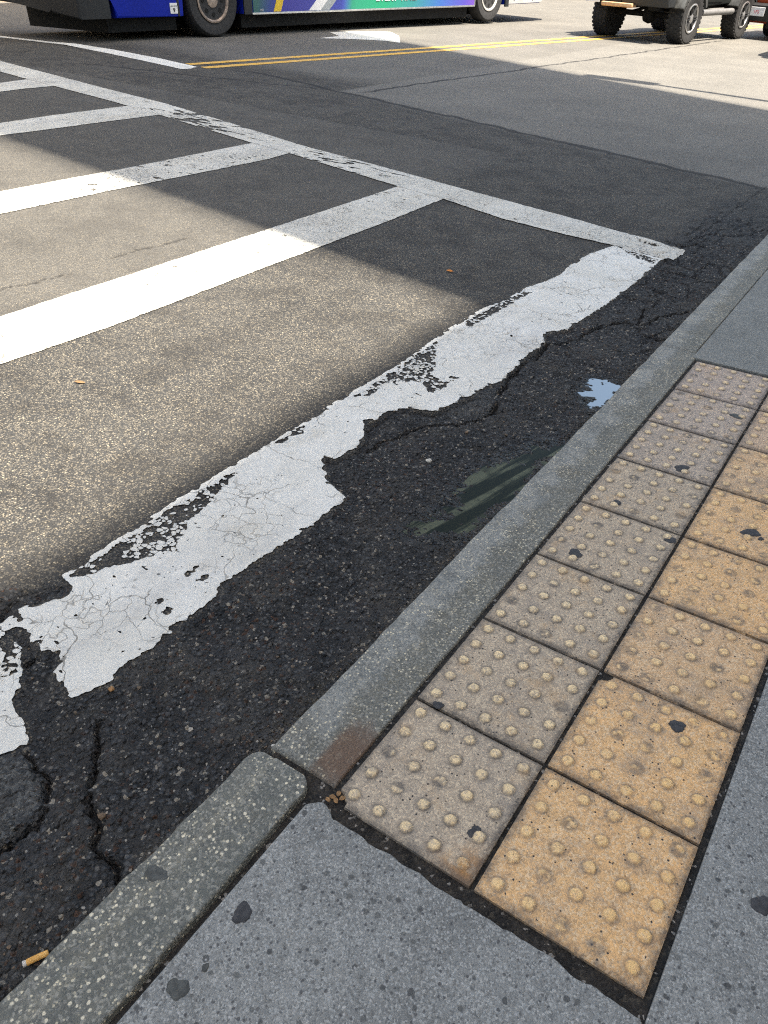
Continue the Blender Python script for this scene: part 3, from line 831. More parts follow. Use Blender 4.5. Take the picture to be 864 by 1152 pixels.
slab([(.668, -3.2), (7.3, -3.2), (7.3, 2.44), (.619, 2.44), (.619, -.03), (.668, -.12)], .004, MAT['slab'], "grey speckled concrete slab beside the outer row of tactile tiles", 4, ())
slab([(-.022, 2.462), (7.3, 2.462), (7.3, 7.0), (-.022, 7.0)], .004, MAT['slab_far'], "plain grey concrete slab beyond the tactile tiles", 5, ())
slab([(-.022, 7.012), (7.3, 7.012), (7.3, 40.0), (-.022, 40.0)], .004, MAT['slab_far'], "concrete pavement farther along the street", 6, ())
slab([(-.036, -30), (7.3, -30), (7.3, -3.212), (-.036, -3.212)], .004, MAT['slab_far'], "concrete pavement behind the camera", 7, ())

# ------------------------------------------------------------------ tactile tiles
T = .305
def tile(i, j, label, tint, warm, wear, rust=0.0, chip=None, zz=0.0, gap=.0085):
    n = 104; s = T-gap
    u = np.linspace(-s/2, s/2, n); X, Y = np.meshgrid(u, u)
    sd_ = i*131+j*17
    cx, cy = (i+.5)*T, (j+.5)*T
    r0 = np.random.RandomState(sd_)
    e = np.minimum(s/2-np.abs(X), s/2-np.abs(Y))
    Z = -.0035*(1-sstep(0, .006, e+.0015*fbm((X+cx)*60, (Y+cy)*60, 3, sd_)))+.0006*fbm((X+cx)*20, (Y+cy)*20, 3, 2)
    dome = np.zeros_like(X); ring = np.zeros_like(X)
    for a in range(5):
        for b in range(5):
            px, py = (-s/2+.029+a*(s-.058)/4)+r0.uniform(-.001, .001), (-s/2+.029+b*(s-.058)/4)+r0.uniform(-.001, .001)
            d = np.hypot(X-px, Y-py)
            k = r0.uniform(0, 1)
            hh = .0060*(1-wear*(.25+.75*k)*.8)
            shape = sstep(.0128, .0088, d+.0016*fbm((X+cx)*150, (Y+cy)*150, 2, sd_+a*7+b))
            if k > 1-.48*wear:
                shape *= sstep(-.35, .25, fbm((X+cx)*90, (Y+cy)*90, 2, sd_+a*3+b)-.1); hh *= .6
            Z += hh*shape
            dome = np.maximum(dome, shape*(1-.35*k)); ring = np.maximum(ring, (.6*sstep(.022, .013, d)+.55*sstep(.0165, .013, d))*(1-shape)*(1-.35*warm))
    if chip:
        for (qx, qy, rr) in chip:
            d = np.hypot(X-qx, Y-qy)+.006*fbm((X+cx)*60, (Y+cy)*60, 3, sd_+1)
            Z -= .03*sstep(rr, rr-.006, d)
    rx = np.zeros_like(X)
    if rust: rx = rust*sstep(.10, .02, np.hypot(X-s/2, Y+s/2))
    wm = np.clip(warm+.55*warm*(X/s)+.15*fbm((X+cx)*5, (Y+cy)*5, 3, sd_+3), 0, 1)
    V = np.stack([X.ravel(), Y.ravel(), Z.ravel()], 1); Q = grid_quads(n, n)
    ringi = np.array([k for k in range(n)]+[k*n+n-1 for k in range(1, n)]+[(n-1)*n+k for k in range(n-2, -1, -1)]+[k*n for k in range(n-2, 0, -1)])
    low = V[ringi].copy(); low[:, 2] = -.05; b = len(V); k = len(ringi); q = np.arange(k)
    V = np.concatenate([V, low]); Q = np.concatenate([Q, np.stack([ringi[q], b+q, b+(q+1) % k, ringi[(q+1) % k]], 1)])
    ex = lambda A, v=0.0: np.concatenate([A.ravel(), np.full(k, v)])
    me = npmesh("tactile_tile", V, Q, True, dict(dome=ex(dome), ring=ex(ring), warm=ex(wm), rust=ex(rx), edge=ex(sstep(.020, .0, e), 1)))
    me.set_sharp_from_angle(angle=math.radians(55))
    o = link("tactile_tile", me, MAT['tile'])
    o.location = (cx, cy, .004+zz); o.rotation_euler = (r0.uniform(-.003, .003), r0.uniform(-.003, .003), r0.uniform(-.004, .004))
    o.color = (*tint, 1)
    return tag(o, label, "tactile tile", "tactile paving tiles on the kerb ramp")
gy = (.44, .365, .275); gy2 = (.41, .345, .285); wm = (.74, .485, .245); wm2 = (.64, .44, .255); mid_ = (.54, .40, .285)
c = T/2-.004
tile(0, 0, "greyish tactile tile with a chipped corner and rust stain, nearest the raised kerb stone", (.44, .37, .285), .15, .25, .9, [(-c-.005, -c-.005, .035)])
tile(0, 1, "greyish tactile tile beside the rusty kerb grime with a dark scab at its kerb corner", gy, .12, .35)
tile(0, 2, "greyish tactile tile without gum, third from the chipped tile in the kerb-side row", gy, .10, .3)
tile(0, 3, "greyish tactile tile with one big dark gum blot among its kerb-side domes", gy, .10, .45)
tile(0, 4, "greyish tactile tile with a small gum spot, facing the far part of the long green puddle", gy, .10, .45)
tile(0, 5, "greyish tactile tile with an oval black gum spot at its near inner edge", gy2, .10, .5)
tile(0, 6, "pinkish grey tactile tile with a gum spot, second from the plain slab", (.41, .345, .295), .08, .5)
tile(0, 7, "pinkish grey tactile tile at the far end, touching the plain grey slab", (.415, .345, .30), .08, .45)
tile(1, 0, "big orange tactile tile at the near corner without any gum, with large low domes", wm, .85, .45)
tile(1, 1, "orange tactile tile with one rounded corner and an oval black gum spot", wm, .85, .75, 0, [(-c-.002, c+.002, .030)])
tile(1, 2, "tan tactile tile between the round-cornered tile and a flatter worn orange tile", wm2, .6, .5)
tile(1, 3, "worn orange tactile tile with nearly flattened domes cut by the photo edge", wm, .75, .85)
tile(1, 4, "orange tactile tile with a black gum spot beside the photo edge", wm, .7, .6)
tile(1, 5, "tan tactile tile without gum, third from the far end of the outer row", wm2, .55, .5)
tile(1, 6, "tan tactile tile, second from the far end of the outer row", mid_, .5, .5)
tile(1, 7, "small visible sliver of brownish tactile tile at the far end of the outer row", mid_, .45, .5)

# ------------------------------------------------------------------ gum, litter, stones
def gum(px, py, r, label, z=.006, m='gum', seed=0, el=1.0, road=False):
    x, y = P(px, py, z)
    n = 26; rr = random.Random(seed); ph = [rr.uniform(0, 6.28) for _ in range(4)]
    V = [(0, 0, .0012)]; F = []
    for ring, (k, h) in enumerate(((.55, .0013), (.88, .0009), (1.0, -.0006))):
        for a in range(n):
            t = 2*math.pi*a/n
            q = r*k*(1+.13*math.sin(2*t+ph[0])+.10*math.sin(3*t+ph[1])+.06*math.sin(5*t+ph[2])+.05*math.sin(9*t+ph[3]))
            V.append((q*math.cos(t)*el, q*math.sin(t), h))
    for a in range(n):
        F.append((0, 1+a, 1+(a+1) % n))
        for ring in range(2):
            b = 1+ring*n; F.append((b+a, b+n+a, b+n+(a+1) % n, b+(a+1) % n))
    o = link("gum_spot", npmesh("gum_spot", np.array(V), F, True), MAT[m])
    o.location = (x, y, z); o.rotation_euler = (0, 0, rr.uniform(0, 3))
    return tag(o, label, "chewing gum", "flattened gum spots on the pavement")
gum(272.6, 1027, .0165, "round black gum spot on the near slab, the upper one beside the speckled kerb", .0068, seed=1)
gum(200, 1112, .0165, "large dark grey gum spot on the near slab by the bottom of the kerb joint", .0068, 'gum_pale', seed=2)
gum(231, 1088, .006, "tiny grey gum spot between the two larger ones on the near slab", .0068, 'gum_pale', seed=3)
gum(176, 983, .015, "greenish grey gum smear on top of the speckled kerb stone", .012, 'gum_pale', seed=4, el=1.35)
gum(857, 1018, .017, "black gum spot on the outer concrete slab cut by the photo edge", .0048, seed=5)
gum(762, 816.5, .0145, "oval black gum spot on the round-cornered orange tile", .0052, seed=6, el=1.25)
gum(534, 936, .0125, "dark gum scab beside a dome of the chipped greyish tile", .0052, seed=7)
gum(493, 793, .011, "squarish dark gum scab in the kerb corner of the second greyish tile", .0052, seed=8)
gum(647.5, 622, .018, "big dark grey gum blot on a greyish tile two rows before the puddle", .0052, seed=9)
gum(693.5, 565.5, .015, "dark gum spot beside a dome on the fifth greyish tile", .0052, seed=10)
gum(767, 526.5, .020, "elongated black gum spot at the joint side of the sixth greyish tile", .0052, seed=11, el=1.2)
gum(828.5, 468, .017, "grey green gum spot on the pinkish tile second from the plain slab", .0052, 'gum_pale', seed=12, el=1.3)
gum(844.8, 599, .020, "black gum spot on the orange tile by the photo edge", .0052, seed=13, el=1.2)
gum(856, 606, .008, "small black gum crumb just beside the larger spot on the orange tile", .0052, seed=14)
gum(754.5, 607.5, .015, "dark gum lump in the inner far corner of the blotted greyish tile", .0052, seed=15)

def lump(name, x, y, z, r, m, label, cat, group=None, seed=0, sq=(1, 1, .6)):
    rr = random.Random(seed)
    bm = bmesh.new(); bmesh.ops.create_icosphere(bm, subdivisions=2, radius=r)
    for v in bm.verts:
        n = v.co.normalized(); k = 1+.22*math.sin(n.x*3+seed)+.18*math.sin(n.y*4+seed*2)+rr.uniform(-.06, .06)
        v.co = Vector((v.co.x*k*sq[0], v.co.y*k*sq[1], v.co.z*k*sq[2]))
    me = bpy.data.meshes.new(name); bm.to_mesh(me); bm.free()
    o = link(name, me, m); o.location = (x, y, z+r*sq[2]*.55); o.rotation_euler = (0, 0, rr.uniform(0, 6))
    return tag(o, label, cat, group)
mw = plain("pale_stone", (.55, .52, .46), .8, var=.25, sc=120)
mo = plain("orange_stone", (.38, .21, .09), .8, var=.25, sc=120)
for k, (px, py, r, m, lab) in enumerate(((482.5, 518, .010, mw, "white pebble lying alone on the dark broken asphalt"), (125, 775, .0075, mo, "orange pebble beside the torn lower edge of the thick stripe"),
        (309, 838, .006, mw, "white pebble at the joint where the kerb stones meet"), (422, 502, .006, mw, "small pale pebble under the bay in the torn stripe"))):
    x, y = G(px, py); lump("pebble", x, y, float(road_z([x], [y])[0]), r, m, lab, "pebble", "pebbles on the road", k)

# gravel: loose crumbs nobody could count
def gravel():
    rs = np.random.RandomState(3); V = []; F = []; A = []
    ico = bmesh.new(); bmesh.ops.create_icosphere(ico, subdivisions=1, radius=1)
    iv = np.array([v.co[:] for v in ico.verts]); fi = [[v.index for v in f.verts] for f in ico.faces]; ico.free()
    spots = []
    while len(spots) < 5200:
        x, y = rs.uniform(-1.25, -.18), rs.uniform(-.75, 3.6)
        spots.append((x, y, rs.uniform(.0014, .0042)*(1+.8*(rs.rand() > .93)), rs.rand()))
    cx, cy = G(300, 845)
    for k in range(260):
        spots.append((cx+rs.normal(0, .035), cy+rs.normal(0, .06), rs.uniform(.0014, .0038), .4+.6*rs.rand()))
    for k in range(700):
        y = rs.uniform(-.7, 2.4); spots.append((-.19-abs(rs.normal(0, .02)), y, rs.uniform(.0014, .0035), rs.rand()))
    sp = np.array(spots); z, mk = road_detail(sp[:, 0], sp[:, 1]); z = z+base_z(sp[:, 0])
    keep = (mk['gut'] > .5) & ~((sd_poly(sp[:, 0], sp[:, 1], PUD2) > -.01) | (sd_poly(sp[:, 0], sp[:, 1], PUD1) > -.01)) & (sp[:, 0] < -.18)
    b = 0
    for (x, y, r, t), zz, kp in zip(sp, z, keep):
        if not kp: continue
        d = iv*(1+rs.uniform(-.3, .3, (len(iv), 1)))*r*np.array([1, rs.uniform(.7, 1.2), rs.uniform(.5, .8)])
        a = rs.uniform(0, 6.28); ca, sa = math.cos(a), math.sin(a)
        d = np.stack([d[:, 0]*ca-d[:, 1]*sa, d[:, 0]*sa+d[:, 1]*ca, d[:, 2]], 1)
        V.append(d+[x, y, zz+r*.35]); F += [tuple(i+b for i in f) for f in fi]; A.append(np.full(len(iv), t)); b += len(iv)
    g = N("loose_grit"); t = g.attr("tone")
    col = g.ramp(t, [(0, (.022, .022, .024)), (.65, (.050, .050, .052)), (.86, (.085, .075, .06)), (.95, (.16, .11, .07)), (1, (.42, .39, .34))])
    return tag(link("gravel", npmesh("gravel", np.concatenate(V), F, False, dict(tone=np.concatenate(A))), g.fin(col, .85)), "loose dark asphalt crumbs and pale grit in the gutter", kind="stuff")
gravel()

# cigarette butt
bx, by = G(40, 1078)
butt = empty("cigarette_butt", (bx, by, float(road_z([bx], [by])[0])+.0085), 0)
ax_, ay_ = G(26, 1085); ex_, ey_ = G(55, 1071)
butt.rotation_euler = (0, .06, math.atan2(ey_-ay_, ex_-ax_))
g = N("filter_paper"); v = g.co(); sp_ = g.vor(v, 900); cc = g.mix(g.step(g.sep(sp_.outputs['Color'])[0], .6, .8), (.66, .33, .07), (.80, .52, .20)); MAT['cork'] = g.fin(cc, .8)
L = math.hypot(ex_-ax_, ey_-ay_)
def tube(r, x0, x1, flat=.82):
    mb = MB(); mb.lathe([(r*.86, x0), (r, x0+.0012), (r, (x0+x1)/2), (r*.97, x1-.001), (r*.8, x1)], 18, 'x')
    for v in mb.bm.verts: v.co.z = v.co.z*flat+.0006*math.sin(v.co.x*500)
    return mb
tube(.0054, -L*.36, L*.5).build("filter", MAT['cork'], butt, True)
tube(.0053, -L*.5, -L*.355).build("burnt_end", plain("ash_paper", (.62, .58, .52), .9, var=.3, sc=400), butt, True)
tag(butt, "orange cigarette butt with a pale burnt end lying against the speckled kerb stone", "cigarette butt")

def leaf(name, x, y, z, l, wdt, rz, m, label, cat, group=None, curl=.3):
    n = 7; V = []; F = []
    for i in range(n):
        t = i/(n-1); hw = wdt*math.sin(math.pi*min(1, t*.92+.05))**.8
        for s in (-1, 0, 1):
            V.append(((t-.5)*l, s*hw, abs(s)*hw*curl+.25*l*curl*(t-.5)**2+.0006))
    for i in range(n-1):
        for s in range(2):
            a = i*3+s; F.append((a, a+1, a+4, a+3))
    me = npmesh(name, np.array(V), F, True)
    o = link(name, me, m); o.location = (x, y, z); o.rotation_euler = (.15, .1, rz)
    md = o.modifiers.new("thickness", 'SOLIDIFY'); md.thickness = .0006
    return tag(o, label, cat, group)
ml = plain("dry_leaf", (.30, .17, .07), .75, var=.35, sc=160)
mo2 = plain("orange_leaf", (.62, .22, .03), .7, var=.3, sc=160)
for k, (px, py, rz) in enumerate(((374, 897, .6), (381, 894, 2.0), (378, 902, -.5), (385, 900, 1.2), (369, 902, 2.7))):
    x, y = P(px, py, -.004)
    leaf("dry_leaf", x, y, -.003+.0012*k, .013, .0045, rz, ml, "small dry brown leaf in the leaf-filled joint by the chipped tile corner", "leaf", "dry leaves in the tile corner joint")
x, y = G(506, 306); leaf("orange_leaf", x, y, float(road_z([x], [y])[0])+.004, .034, .010, .4, mo2, "tiny orange leaf on the shaded asphalt between two stripes", "leaf")
x, y = G(90, 431); leaf("dry_twig_leaf", x, y, float(road_z([x], [y])[0])+.004, .04, .007, .5, plain("brown_leaf", (.22, .13, .06), .8, sc=100), "thin brown curled leaf on the sunlit asphalt", "leaf")

# ------------------------------------------------------------------ vehicles
def paint(name, col, rough=.28, coat=.6, flake=0.0, spec=.5):
    g = N(name); v = g.co()
    c = g.mix(g.step(g.noise(v, 2.0, 5, .6), .3, .7), col, tuple(x*.84 for x in col))
    r = g.step(g.noise(v, 30, 4), .3, .8, rough, rough+.14)
    return g.fin(c, r, flake, Coat_Weight=coat, Coat_Roughness=.08, Specular_IOR_Level=spec)
RUB = plain("tyre_rubber", (.022, .022, .023), .82, var=.35, sc=25)
BLK = plain("black_plastic", (.009, .010, .012), .6, var=.25, sc=20)
DRK = plain("underbody_metal", (.006, .006, .006), .9, var=.4, sc=12)
STEEL = plain("brushed_steel", (.55, .55, .55), .38, .85, var=.15, sc=10)
ALU = plain("aluminium_panel", (.62, .62, .62), .42, .55, var=.08, sc=6)
gl = N("dark_window"); GLASS = gl.fin((.015, .018, .02), .06, 0.0, IOR=1.5)
REDL = plain("red_lamp", (.45, .02, .015), .25, var=.1, sc=40)
WHT = plain("white_enamel", (.78, .78, .78), .4, var=.05, sc=20)

def wheel(parent, x, y, r, w, side, rim_m, rr=.62, spokes=0, knobs=0, rim_name="rim"):
    """tyre (the part) with its rim (the sub-part); side +1 shows the face towards +x"""
    mb = MB(); h = w/2
    mb.lathe([(r*rr, -h*.82), (r*(rr+.10), -h*.98), (r*.93, -h), (r*.985, -h*.80), (r, -h*.55), (r, h*.55), (r*.985, h*.80), (r*.93, h), (r*(rr+.10), h*.98), (r*rr, h*.82)], 56, 'x')
    if knobs:
        for k in range(knobs):
            a = 2*math.pi*k/knobs
            for xx, off in ((-h*.78, 0), (-h*.26, .5), (h*.26, 0), (h*.78, .5)):
                t = a+off*2*math.pi/knobs
                R = bmesh.ops.create_cube(mb.bm, size=1)['verts']
                rot = Matrix.Rotation(t, 4, 'X')
                for q in R:
                    q.co = rot @ Vector((xx+q.co.x*h*.40, q.co.y*2*math.pi*r/knobs*.55, r*1.0+q.co.z*r*.05))
    t = mb.build("wheel", RUB, parent, True); t.location = (x, y, r)
    rb = MB(); f = side*h
    rb.lathe([(r*rr*1.0, f*.80), (r*rr*1.02, f*.97), (r*rr*.95, f*1.0), (r*rr*.88, f*.9), (r*rr*.84, f*.55), (r*rr*.35, f*.62), (r*.20, f*.86), (r*.12, f*.92), (.004, f*.92)], 48, 'x')
    rm = rb.build(rim_name, rim_m, t, True)
    if spokes:
        sb = MB()
        for k in range(spokes):
            a = 2*math.pi*k/spokes
            for da in (-.10, .10):
                p0 = (f*.86, math.cos(a+da*2)*r*.18, math.sin(a+da*2)*r*.18)
                p1 = (f*.90, math.cos(a+da)*r*rr*.92, math.sin(a+da)*r*rr*.92)
                sb.bar(p0, p1, r*.035, 6)
        so = sb.build("spokes", BLK, t, True)
    return t

def text(name, body, size, m, parent, loc, rot, depth=.004, bold=True):
    cu = bpy.data.curves.new(name, 'FONT'); cu.body = body; cu.size = size; cu.extrude = depth
    cu.align_x = 'CENTER'
    if bold: cu.offset = size*.022
    o = bpy.data.objects.new(name, cu); COL.objects.link(o)
    me = bpy.data.meshes.new_from_object(o.evaluated_get(bpy.context.evaluated_depsgraph_get()))
    bpy.data.objects.remove(o)
    t = link(name, me, m, parent); t.location = loc; t.rotation_euler = rot
    return t

def rz_at(x, y): return float(base_z(np.array([x]))[0])
TILT = math.atan(FALL)

# --- city bus: heading towards -y on the far side, its left flank to us
BW, BL0, BL1 = 2.55, 2.25, 10.35          # width, overhang ahead of the front axle, from front axle to the tail
hd = np.array([-1.0, -7.37]); hd /= np.linalg.norm(hd)
nrm_ = np.array([.991, -.134])
fa = np.array([-9.70, 9.68])              # outer face of the front left tyre on the road
bc = fa-nrm_*(BW/2)
bus = empty("city_bus", (bc[0], bc[1], rz_at(fa[0], fa[1])), math.atan2(-hd[0], hd[1]))
WB, WR = 7.43, .49
bblue = paint("bus_blue", (.002, .016, .33), .5, .0, 0, .2)
body = MB()
def arch(yc, r, n=12, z0=.30):
    a0 = math.asin(min(1, (WR-z0)/r)) if WR > z0 else 0
    return [(yc+r*math.cos(t), WR+r*math.sin(t)) for t in np.linspace(-a0, math.pi+a0, n)]
prof = [(BL0-.50, .30), (BL0-.46, .55), (BL0, .55), (BL0, 2.6), (BL0-.15, 3.0), (-BL1+.2, 3.05), (-BL1, 2.8), (-BL1, .95), (-BL1+.35, .52), (-BL1+.95, .31)]
prof += [(y, z) for y, z in arch(-WB, .60)[::-1]][::1]
prof += [(-WB+.62, .30), (-.66, .30)] + [(y, z) for y, z in arch(0, .62)[::-1]] + [(.66, .30)]
body.prism(prof, -BW/2, BW/2, .03, 2)
body = body.build("body", [bblue], bus, True)
for f in body.data.polygons: f.use_smooth = False
MB().box(-BW/2+.16, BW/2-.06, -WB+.62, -.64, .10, 1.1).box(-BW/2+.16, BW/2-.06, .64, BL0-.42, .12, 1.1).box(-BW/2+.42, BW/2-.06, -WB-.6, .64, .12, 1.1).box(-BW/2+.45, BW/2-.1, -BL1+1.0, -WB-.6, .33, 1.0).build("underbody_shade", DRK, bus)  # hung low and near-black, standing in for the shade under the bus
# black front bumper wrapping the corner, its lower edge stepping up towards the far corner
fb = MB()
fb.prism([(-BW/2-.012, .30), (-BW/2+.75, .36), (-BW/2+.80, .41), (BW/2+.01, .47), (BW/2+.01, .85), (-BW/2-.012, .85)], BL0-.42, BL0+.09, .05, 3, 'y')
fb.build("front_bumper", BLK, bus, True)
MB().box(-1.15, 1.15, BL0-.02, BL0+.02, 1.15, 2.65, .01).build("windscreen", GLASS, bus)
for k in range(5):
    y = -.9-k*1.35
    MB().box(-BW/2-.012, -BW/2+.02, y-1.25, y, 1.45, 2.45, .01).build("window", GLASS, bus)
MB().box(-BW/2-.012, -BW/2+.02, .75, 1.75, 1.35, 2.45, .01).build("window", GLASS, bus)
# advertising panel between the axles
AY0, AY1, AZ0, AZ1 = -.78, -WB+.60, .315, 1.30
g = N("advert_print"); v = g.co(); X, Y, Z = g.xyz(v)
t = g.math('DIVIDE', g.math('SUBTRACT', g.math('ADD', Y, g.math('MULTIPLY', Z, .22)), AY0), AY1-AY0)
colr = g.ramp(t, [(0, (.02, .10, .10)), (.05, (.02, .04, .24)), (.10, (.035, .03, .30)), (.33, (.04, .06, .34)), (.37, (.012, .16, .10)), (.52, (.010, .22, .115)), (.66, (.025, .17, .19)), (.80, (.035, .10, .34)), (.93, (.07, .055, .34)), (1, (.13, .055, .33))])
MAT['ad'] = g.fin(colr, .45, Coat_Weight=.1)
ad = MB().box(-BW/2-.014, -BW/2+.01, AY1, AY0, AZ0, AZ1, .003).build("advert_panel", MAT['ad'], bus)
def flankquad(name, pts, m, parent, x=-BW/2-.018):
    mb = MB(); mb.prism(pts, x, x+.006); return mb.build(name, m, parent)
YEL = plain("yellow_vinyl", (.70, .47, .02), .4, var=.1)
GRYV = plain("grey_vinyl", (.33, .36, .38), .4, var=.1)
MINT = plain("green_vinyl", (.03, .33, .20), .4, var=.1)
def slant(y, wdt, sl, z1=AZ1): return [(y, AZ0+.004), (y-wdt, AZ0+.004), (y-wdt-sl*(z1-AZ0), z1), (y-sl*(z1-AZ0), z1)]
flankquad("yellow_stripe", slant(-1.21, .16, .45), YEL, ad)
flankquad("white_stripe", slant(-2.02, .28, 1.25), WHT, ad)
flankquad("grey_stripe", slant(-2.30, .22, 1.25), GRYV, ad)
MB().box(-BW/2-.022, -BW/2+.01, AY1-.02, AY0+.03, .285, .313, .004).build("panel_trim", STEEL, bus)
MB().box(-BW/2-.020, -BW/2+.01, AY1-.03, AY1-.002, .313, AZ1, .004).build("panel_end_trim", STEEL, bus)
R_FL = (math.radians(90), 0, math.radians(-90))
text("lettering", "EVERY TIME.", .22, WHT, ad, (-BW/2-.02, -4.33, .435), R_FL)
text("lettering", "ALWAYS", .17, WHT, ad, (-BW/2-.02, -6.32, .435), R_FL)
text("lettering", "111", .045, WHT, ad, (-BW/2-.02, -.95, .33), R_FL)
# accessibility sticker ahead of the wheel
st = MB().box(-BW/2-.010, -BW/2+.01, .70, .83, .335, .47, .002).build("sticker", WHT, bus)
MB().box(-BW/2-.0125, -BW/2-.009, .705, .825, .428, .436).build("sticker_line", BLK, st)
text("sticker_mark", "9", .075, BLK, st, (-BW/2-.012, .765, .355), R_FL, .001)
MB().box(-BW/2-.006, -BW/2+.02, .66, .698, .30, 1.2, .003).build("arch_trim", BLK, bus)
MB().box(-BW/2-.008, -BW/2+.02, -.765, -.595, .29, 1.2, .003).build("arch_trim", BLK, bus)
# silver engine flank behind the rear axle
eg = MB().prism([(-WB-.68, .31), (-WB-.68, 1.4), (-BL1+.02, 1.4), (-BL1+.02, .97), (-BL1+.36, .54), (-BL1+.95, .325)], -BW/2-.016, -BW/2+.01, .004).build("engine_panel", ALU, bus)
for k in range(3): MB().box(-BW/2-.021, -BW/2-.015, -WB-.9-k*.75, -WB-.88-k*.75, .36, 1.35).build("panel_seam", BLK, eg)
MB().box(-BW/2-.016, -BW/2+.02, -WB-.69, -WB-.56, .26, 1.2, .003).build("mudflap", BLK, bus)
brnz = plain("brown_rim", (.30, .24, .20), .5, .5, var=.35, sc=18)  # front rims browner and darker than the rear ones
wht_rim = plain("pale_rim", (.62, .61, .58), .4, .3, var=.12, sc=18)
for y, rm in ((0, brnz), (-WB, wht_rim)):
    for s in (-1, 1):
        wt = wheel(bus, s*(BW/2-.16), y, WR, .30, s, rm, .60)
        h0 = None
        for k in range(8):
            a = 2*math.pi*k/8
            if h0 is None:
                hb = MB(); hb.lathe([(.030, s*.118), (.030, s*.130), (.004, s*.130)], 10, 'x'); h0 = hb.build("hand_hole", DRK, wt); hk = h0
            else: hk = copy_tree(h0, wt)
            hk.location = (0, math.cos(a)*.185, math.sin(a)*.185)
tag(bus, "blue city bus with a green and purple advert along its flank", "bus")

# --- off-road vehicle, seen from behind at its right rear corner
th = math.atan2(.148, .989)
jd = np.array([math.sin(th), math.cos(th)]); jn = np.array([math.cos(th), -math.sin(th)])
rr_ = np.array([-4.36, 17.11])              # rear right tyre, outer face
jc = rr_-jn*.97
suv = empty("off_road_suv", (jc[0], jc[1], rz_at(rr_[0], 0)), -th, 0, 0)
suv.rotation_euler = (0, TILT, -th)
suv.location.z = rz_at(jc[0], 0)
jg = paint("dark_green_paint", (.008, .011, .010), .45, .05, 0, .22)
SW = 2.55                                    # wheelbase
for y in (0, SW):
    for s in (-1, 1): wheel(suv, s*.815, y, .425, .31, s, STEEL, .56, 6, 34)
FLARE = plain('flare_grey', (.06, .063, .063), .5, var=.5, sc=9)
tub = MB().prism([(-.62, .70), (-.66, 1.15), (-.60, 1.22), (1.95, 1.22), (3.05, 1.14), (3.15, .95), (3.12, .62), (2.95, .60), (2.85, .98), (2.25, .98), (2.10, .62), (.48, .58), (.42, .98), (-.42, .98), (-.48, .70)], -.80, .80, .04, 3)
tub.build("body", jg, suv, True)
cab = MB().prism([(-.60, 1.222), (-.52, 1.80), (-.40, 1.86), (1.15, 1.86), (1.62, 1.222)], -.76, .76, .05, 3); cab = cab.build("cabin", jg, suv, True)
MB().box(-.55, .55, -.625, -.585, 1.30, 1.72, .01).build("rear_window", GLASS, suv)
for s in (-1, 1):
    MB().prism([(-.38, 1.30), (-.35, 1.74), (.30, 1.74), (.32, 1.30)], s*.752, s*.768).build("side_window", GLASS, suv)
    MB().prism([(.40, 1.30), (.40, 1.74), (1.12, 1.74), (1.42, 1.30)], s*.752, s*.768).build("side_window", GLASS, suv)
    dr = MB().prism([(.40, .66), (.40, 1.20), (1.62, 1.20), (1.62, .66)], s*.79, s*.815, .008).build("door", jg, suv)
    MB().box(s*.815-.02, s*.815+.03, .50, .66, 1.08, 1.11, .006).build("handle", BLK, dr)
    # fender flares in one mottled dark grey
    for y in (0, SW):
        fl = MB()
        a = np.linspace(math.radians(18), math.radians(162), 12)
        o_ = [(y+.56*math.cos(t), .425+.56*math.sin(t)) for t in a]; i_ = [(y+.49*math.cos(t), .425+.49*math.sin(t)) for t in a[::-1]]
        fl.prism(o_+i_, s*.74, s*.985, .012); fl.build("fender_flare", FLARE, suv, True)
    MB().bar((s*.90, .50, .50), (s*.90, SW-.55, .50), .055, 14).build("side_step", plain("grey_step_bar", (.16, .16, .16), .5), suv, True)
    MB().box(s*.70-.07, s*.70+.07, -.69, -.655, .93, 1.10, .01).build("tail_light", REDL, suv)
MB().prism([(-.90, .60), (-.94, .66), (-.94, .80), (-.86, .84), (-.62, .84), (-.62, .60)], -.10, .86, .03, 3).build("rear_bumper", plain("bumper_grey", (.016, .018, .020), .5, var=.2), suv, True)
MB().prism([(-.90, .60), (-.94, .66), (-.94, .80), (-.86, .84), (-.62, .84), (-.62, .60)], -.86, -.103, .03, 3).build("rear_bumper", BLK, suv, True)
MB().prism([(-.955, .555), (-.985, .575), (-.985, .615), (-.93, .63), (-.80, .61), (-.80, .565)], -.50, .16, .012, 2).build("tow_bar_cover", plain("tan_steel", (.56, .36, .20), .55, var=.2), suv, True)
MB().box(-.86, -.56, -.958, -.945, .60, .74, .006).build("white_plate", WHT, suv)  # plain white panel at the bumper's left end
ax1 = MB().bar((-.72, 0, .43), (.72, 0, .43), .05, 12); ax1.lathe([(.02, -.16), (.12, -.10), (.15, 0), (.12, .10), (.02, .16)], 18, 'x', (.08, 0, .42)); ax1.build("rear_axle", DRK, suv, True)
ax2 = MB().bar((-.72, SW, .43), (.72, SW, .43), .05, 12); ax2.build("front_axle", DRK, suv, True)
ch = MB()
for s in (-1, 1):
    ch.box(s*.42-.05, s*.42+.05, -.62, 3.0, .52, .66)
    ch.bar((s*.55, .05, .40), (s*.50, .12, .95), .035); ch.bar((s*.55, SW, .40), (s*.50, SW, .95), .035)
    ch.bar((s*.50, .05, .40), (s*.40, 1.0, .52), .03)
ch.box(-.25, .30, .6, 1.9, .46, .66, .04); ch.bar((.35, -.62, .56), (.35, .9, .54), .035); ch.build("chassis", DRK, suv, True)
sp = wheel(suv, 0, 0, .40, .26, 1, STEEL, .56, 6, 30); sp.name = "spare_wheel"; sp.location = (.0, -.80, 1.14); sp.rotation_euler = (0, 0, math.radians(-90))
tag(suv, "dark green off-road vehicle with big knobbly tyres driving away in the sun", "off-road car")

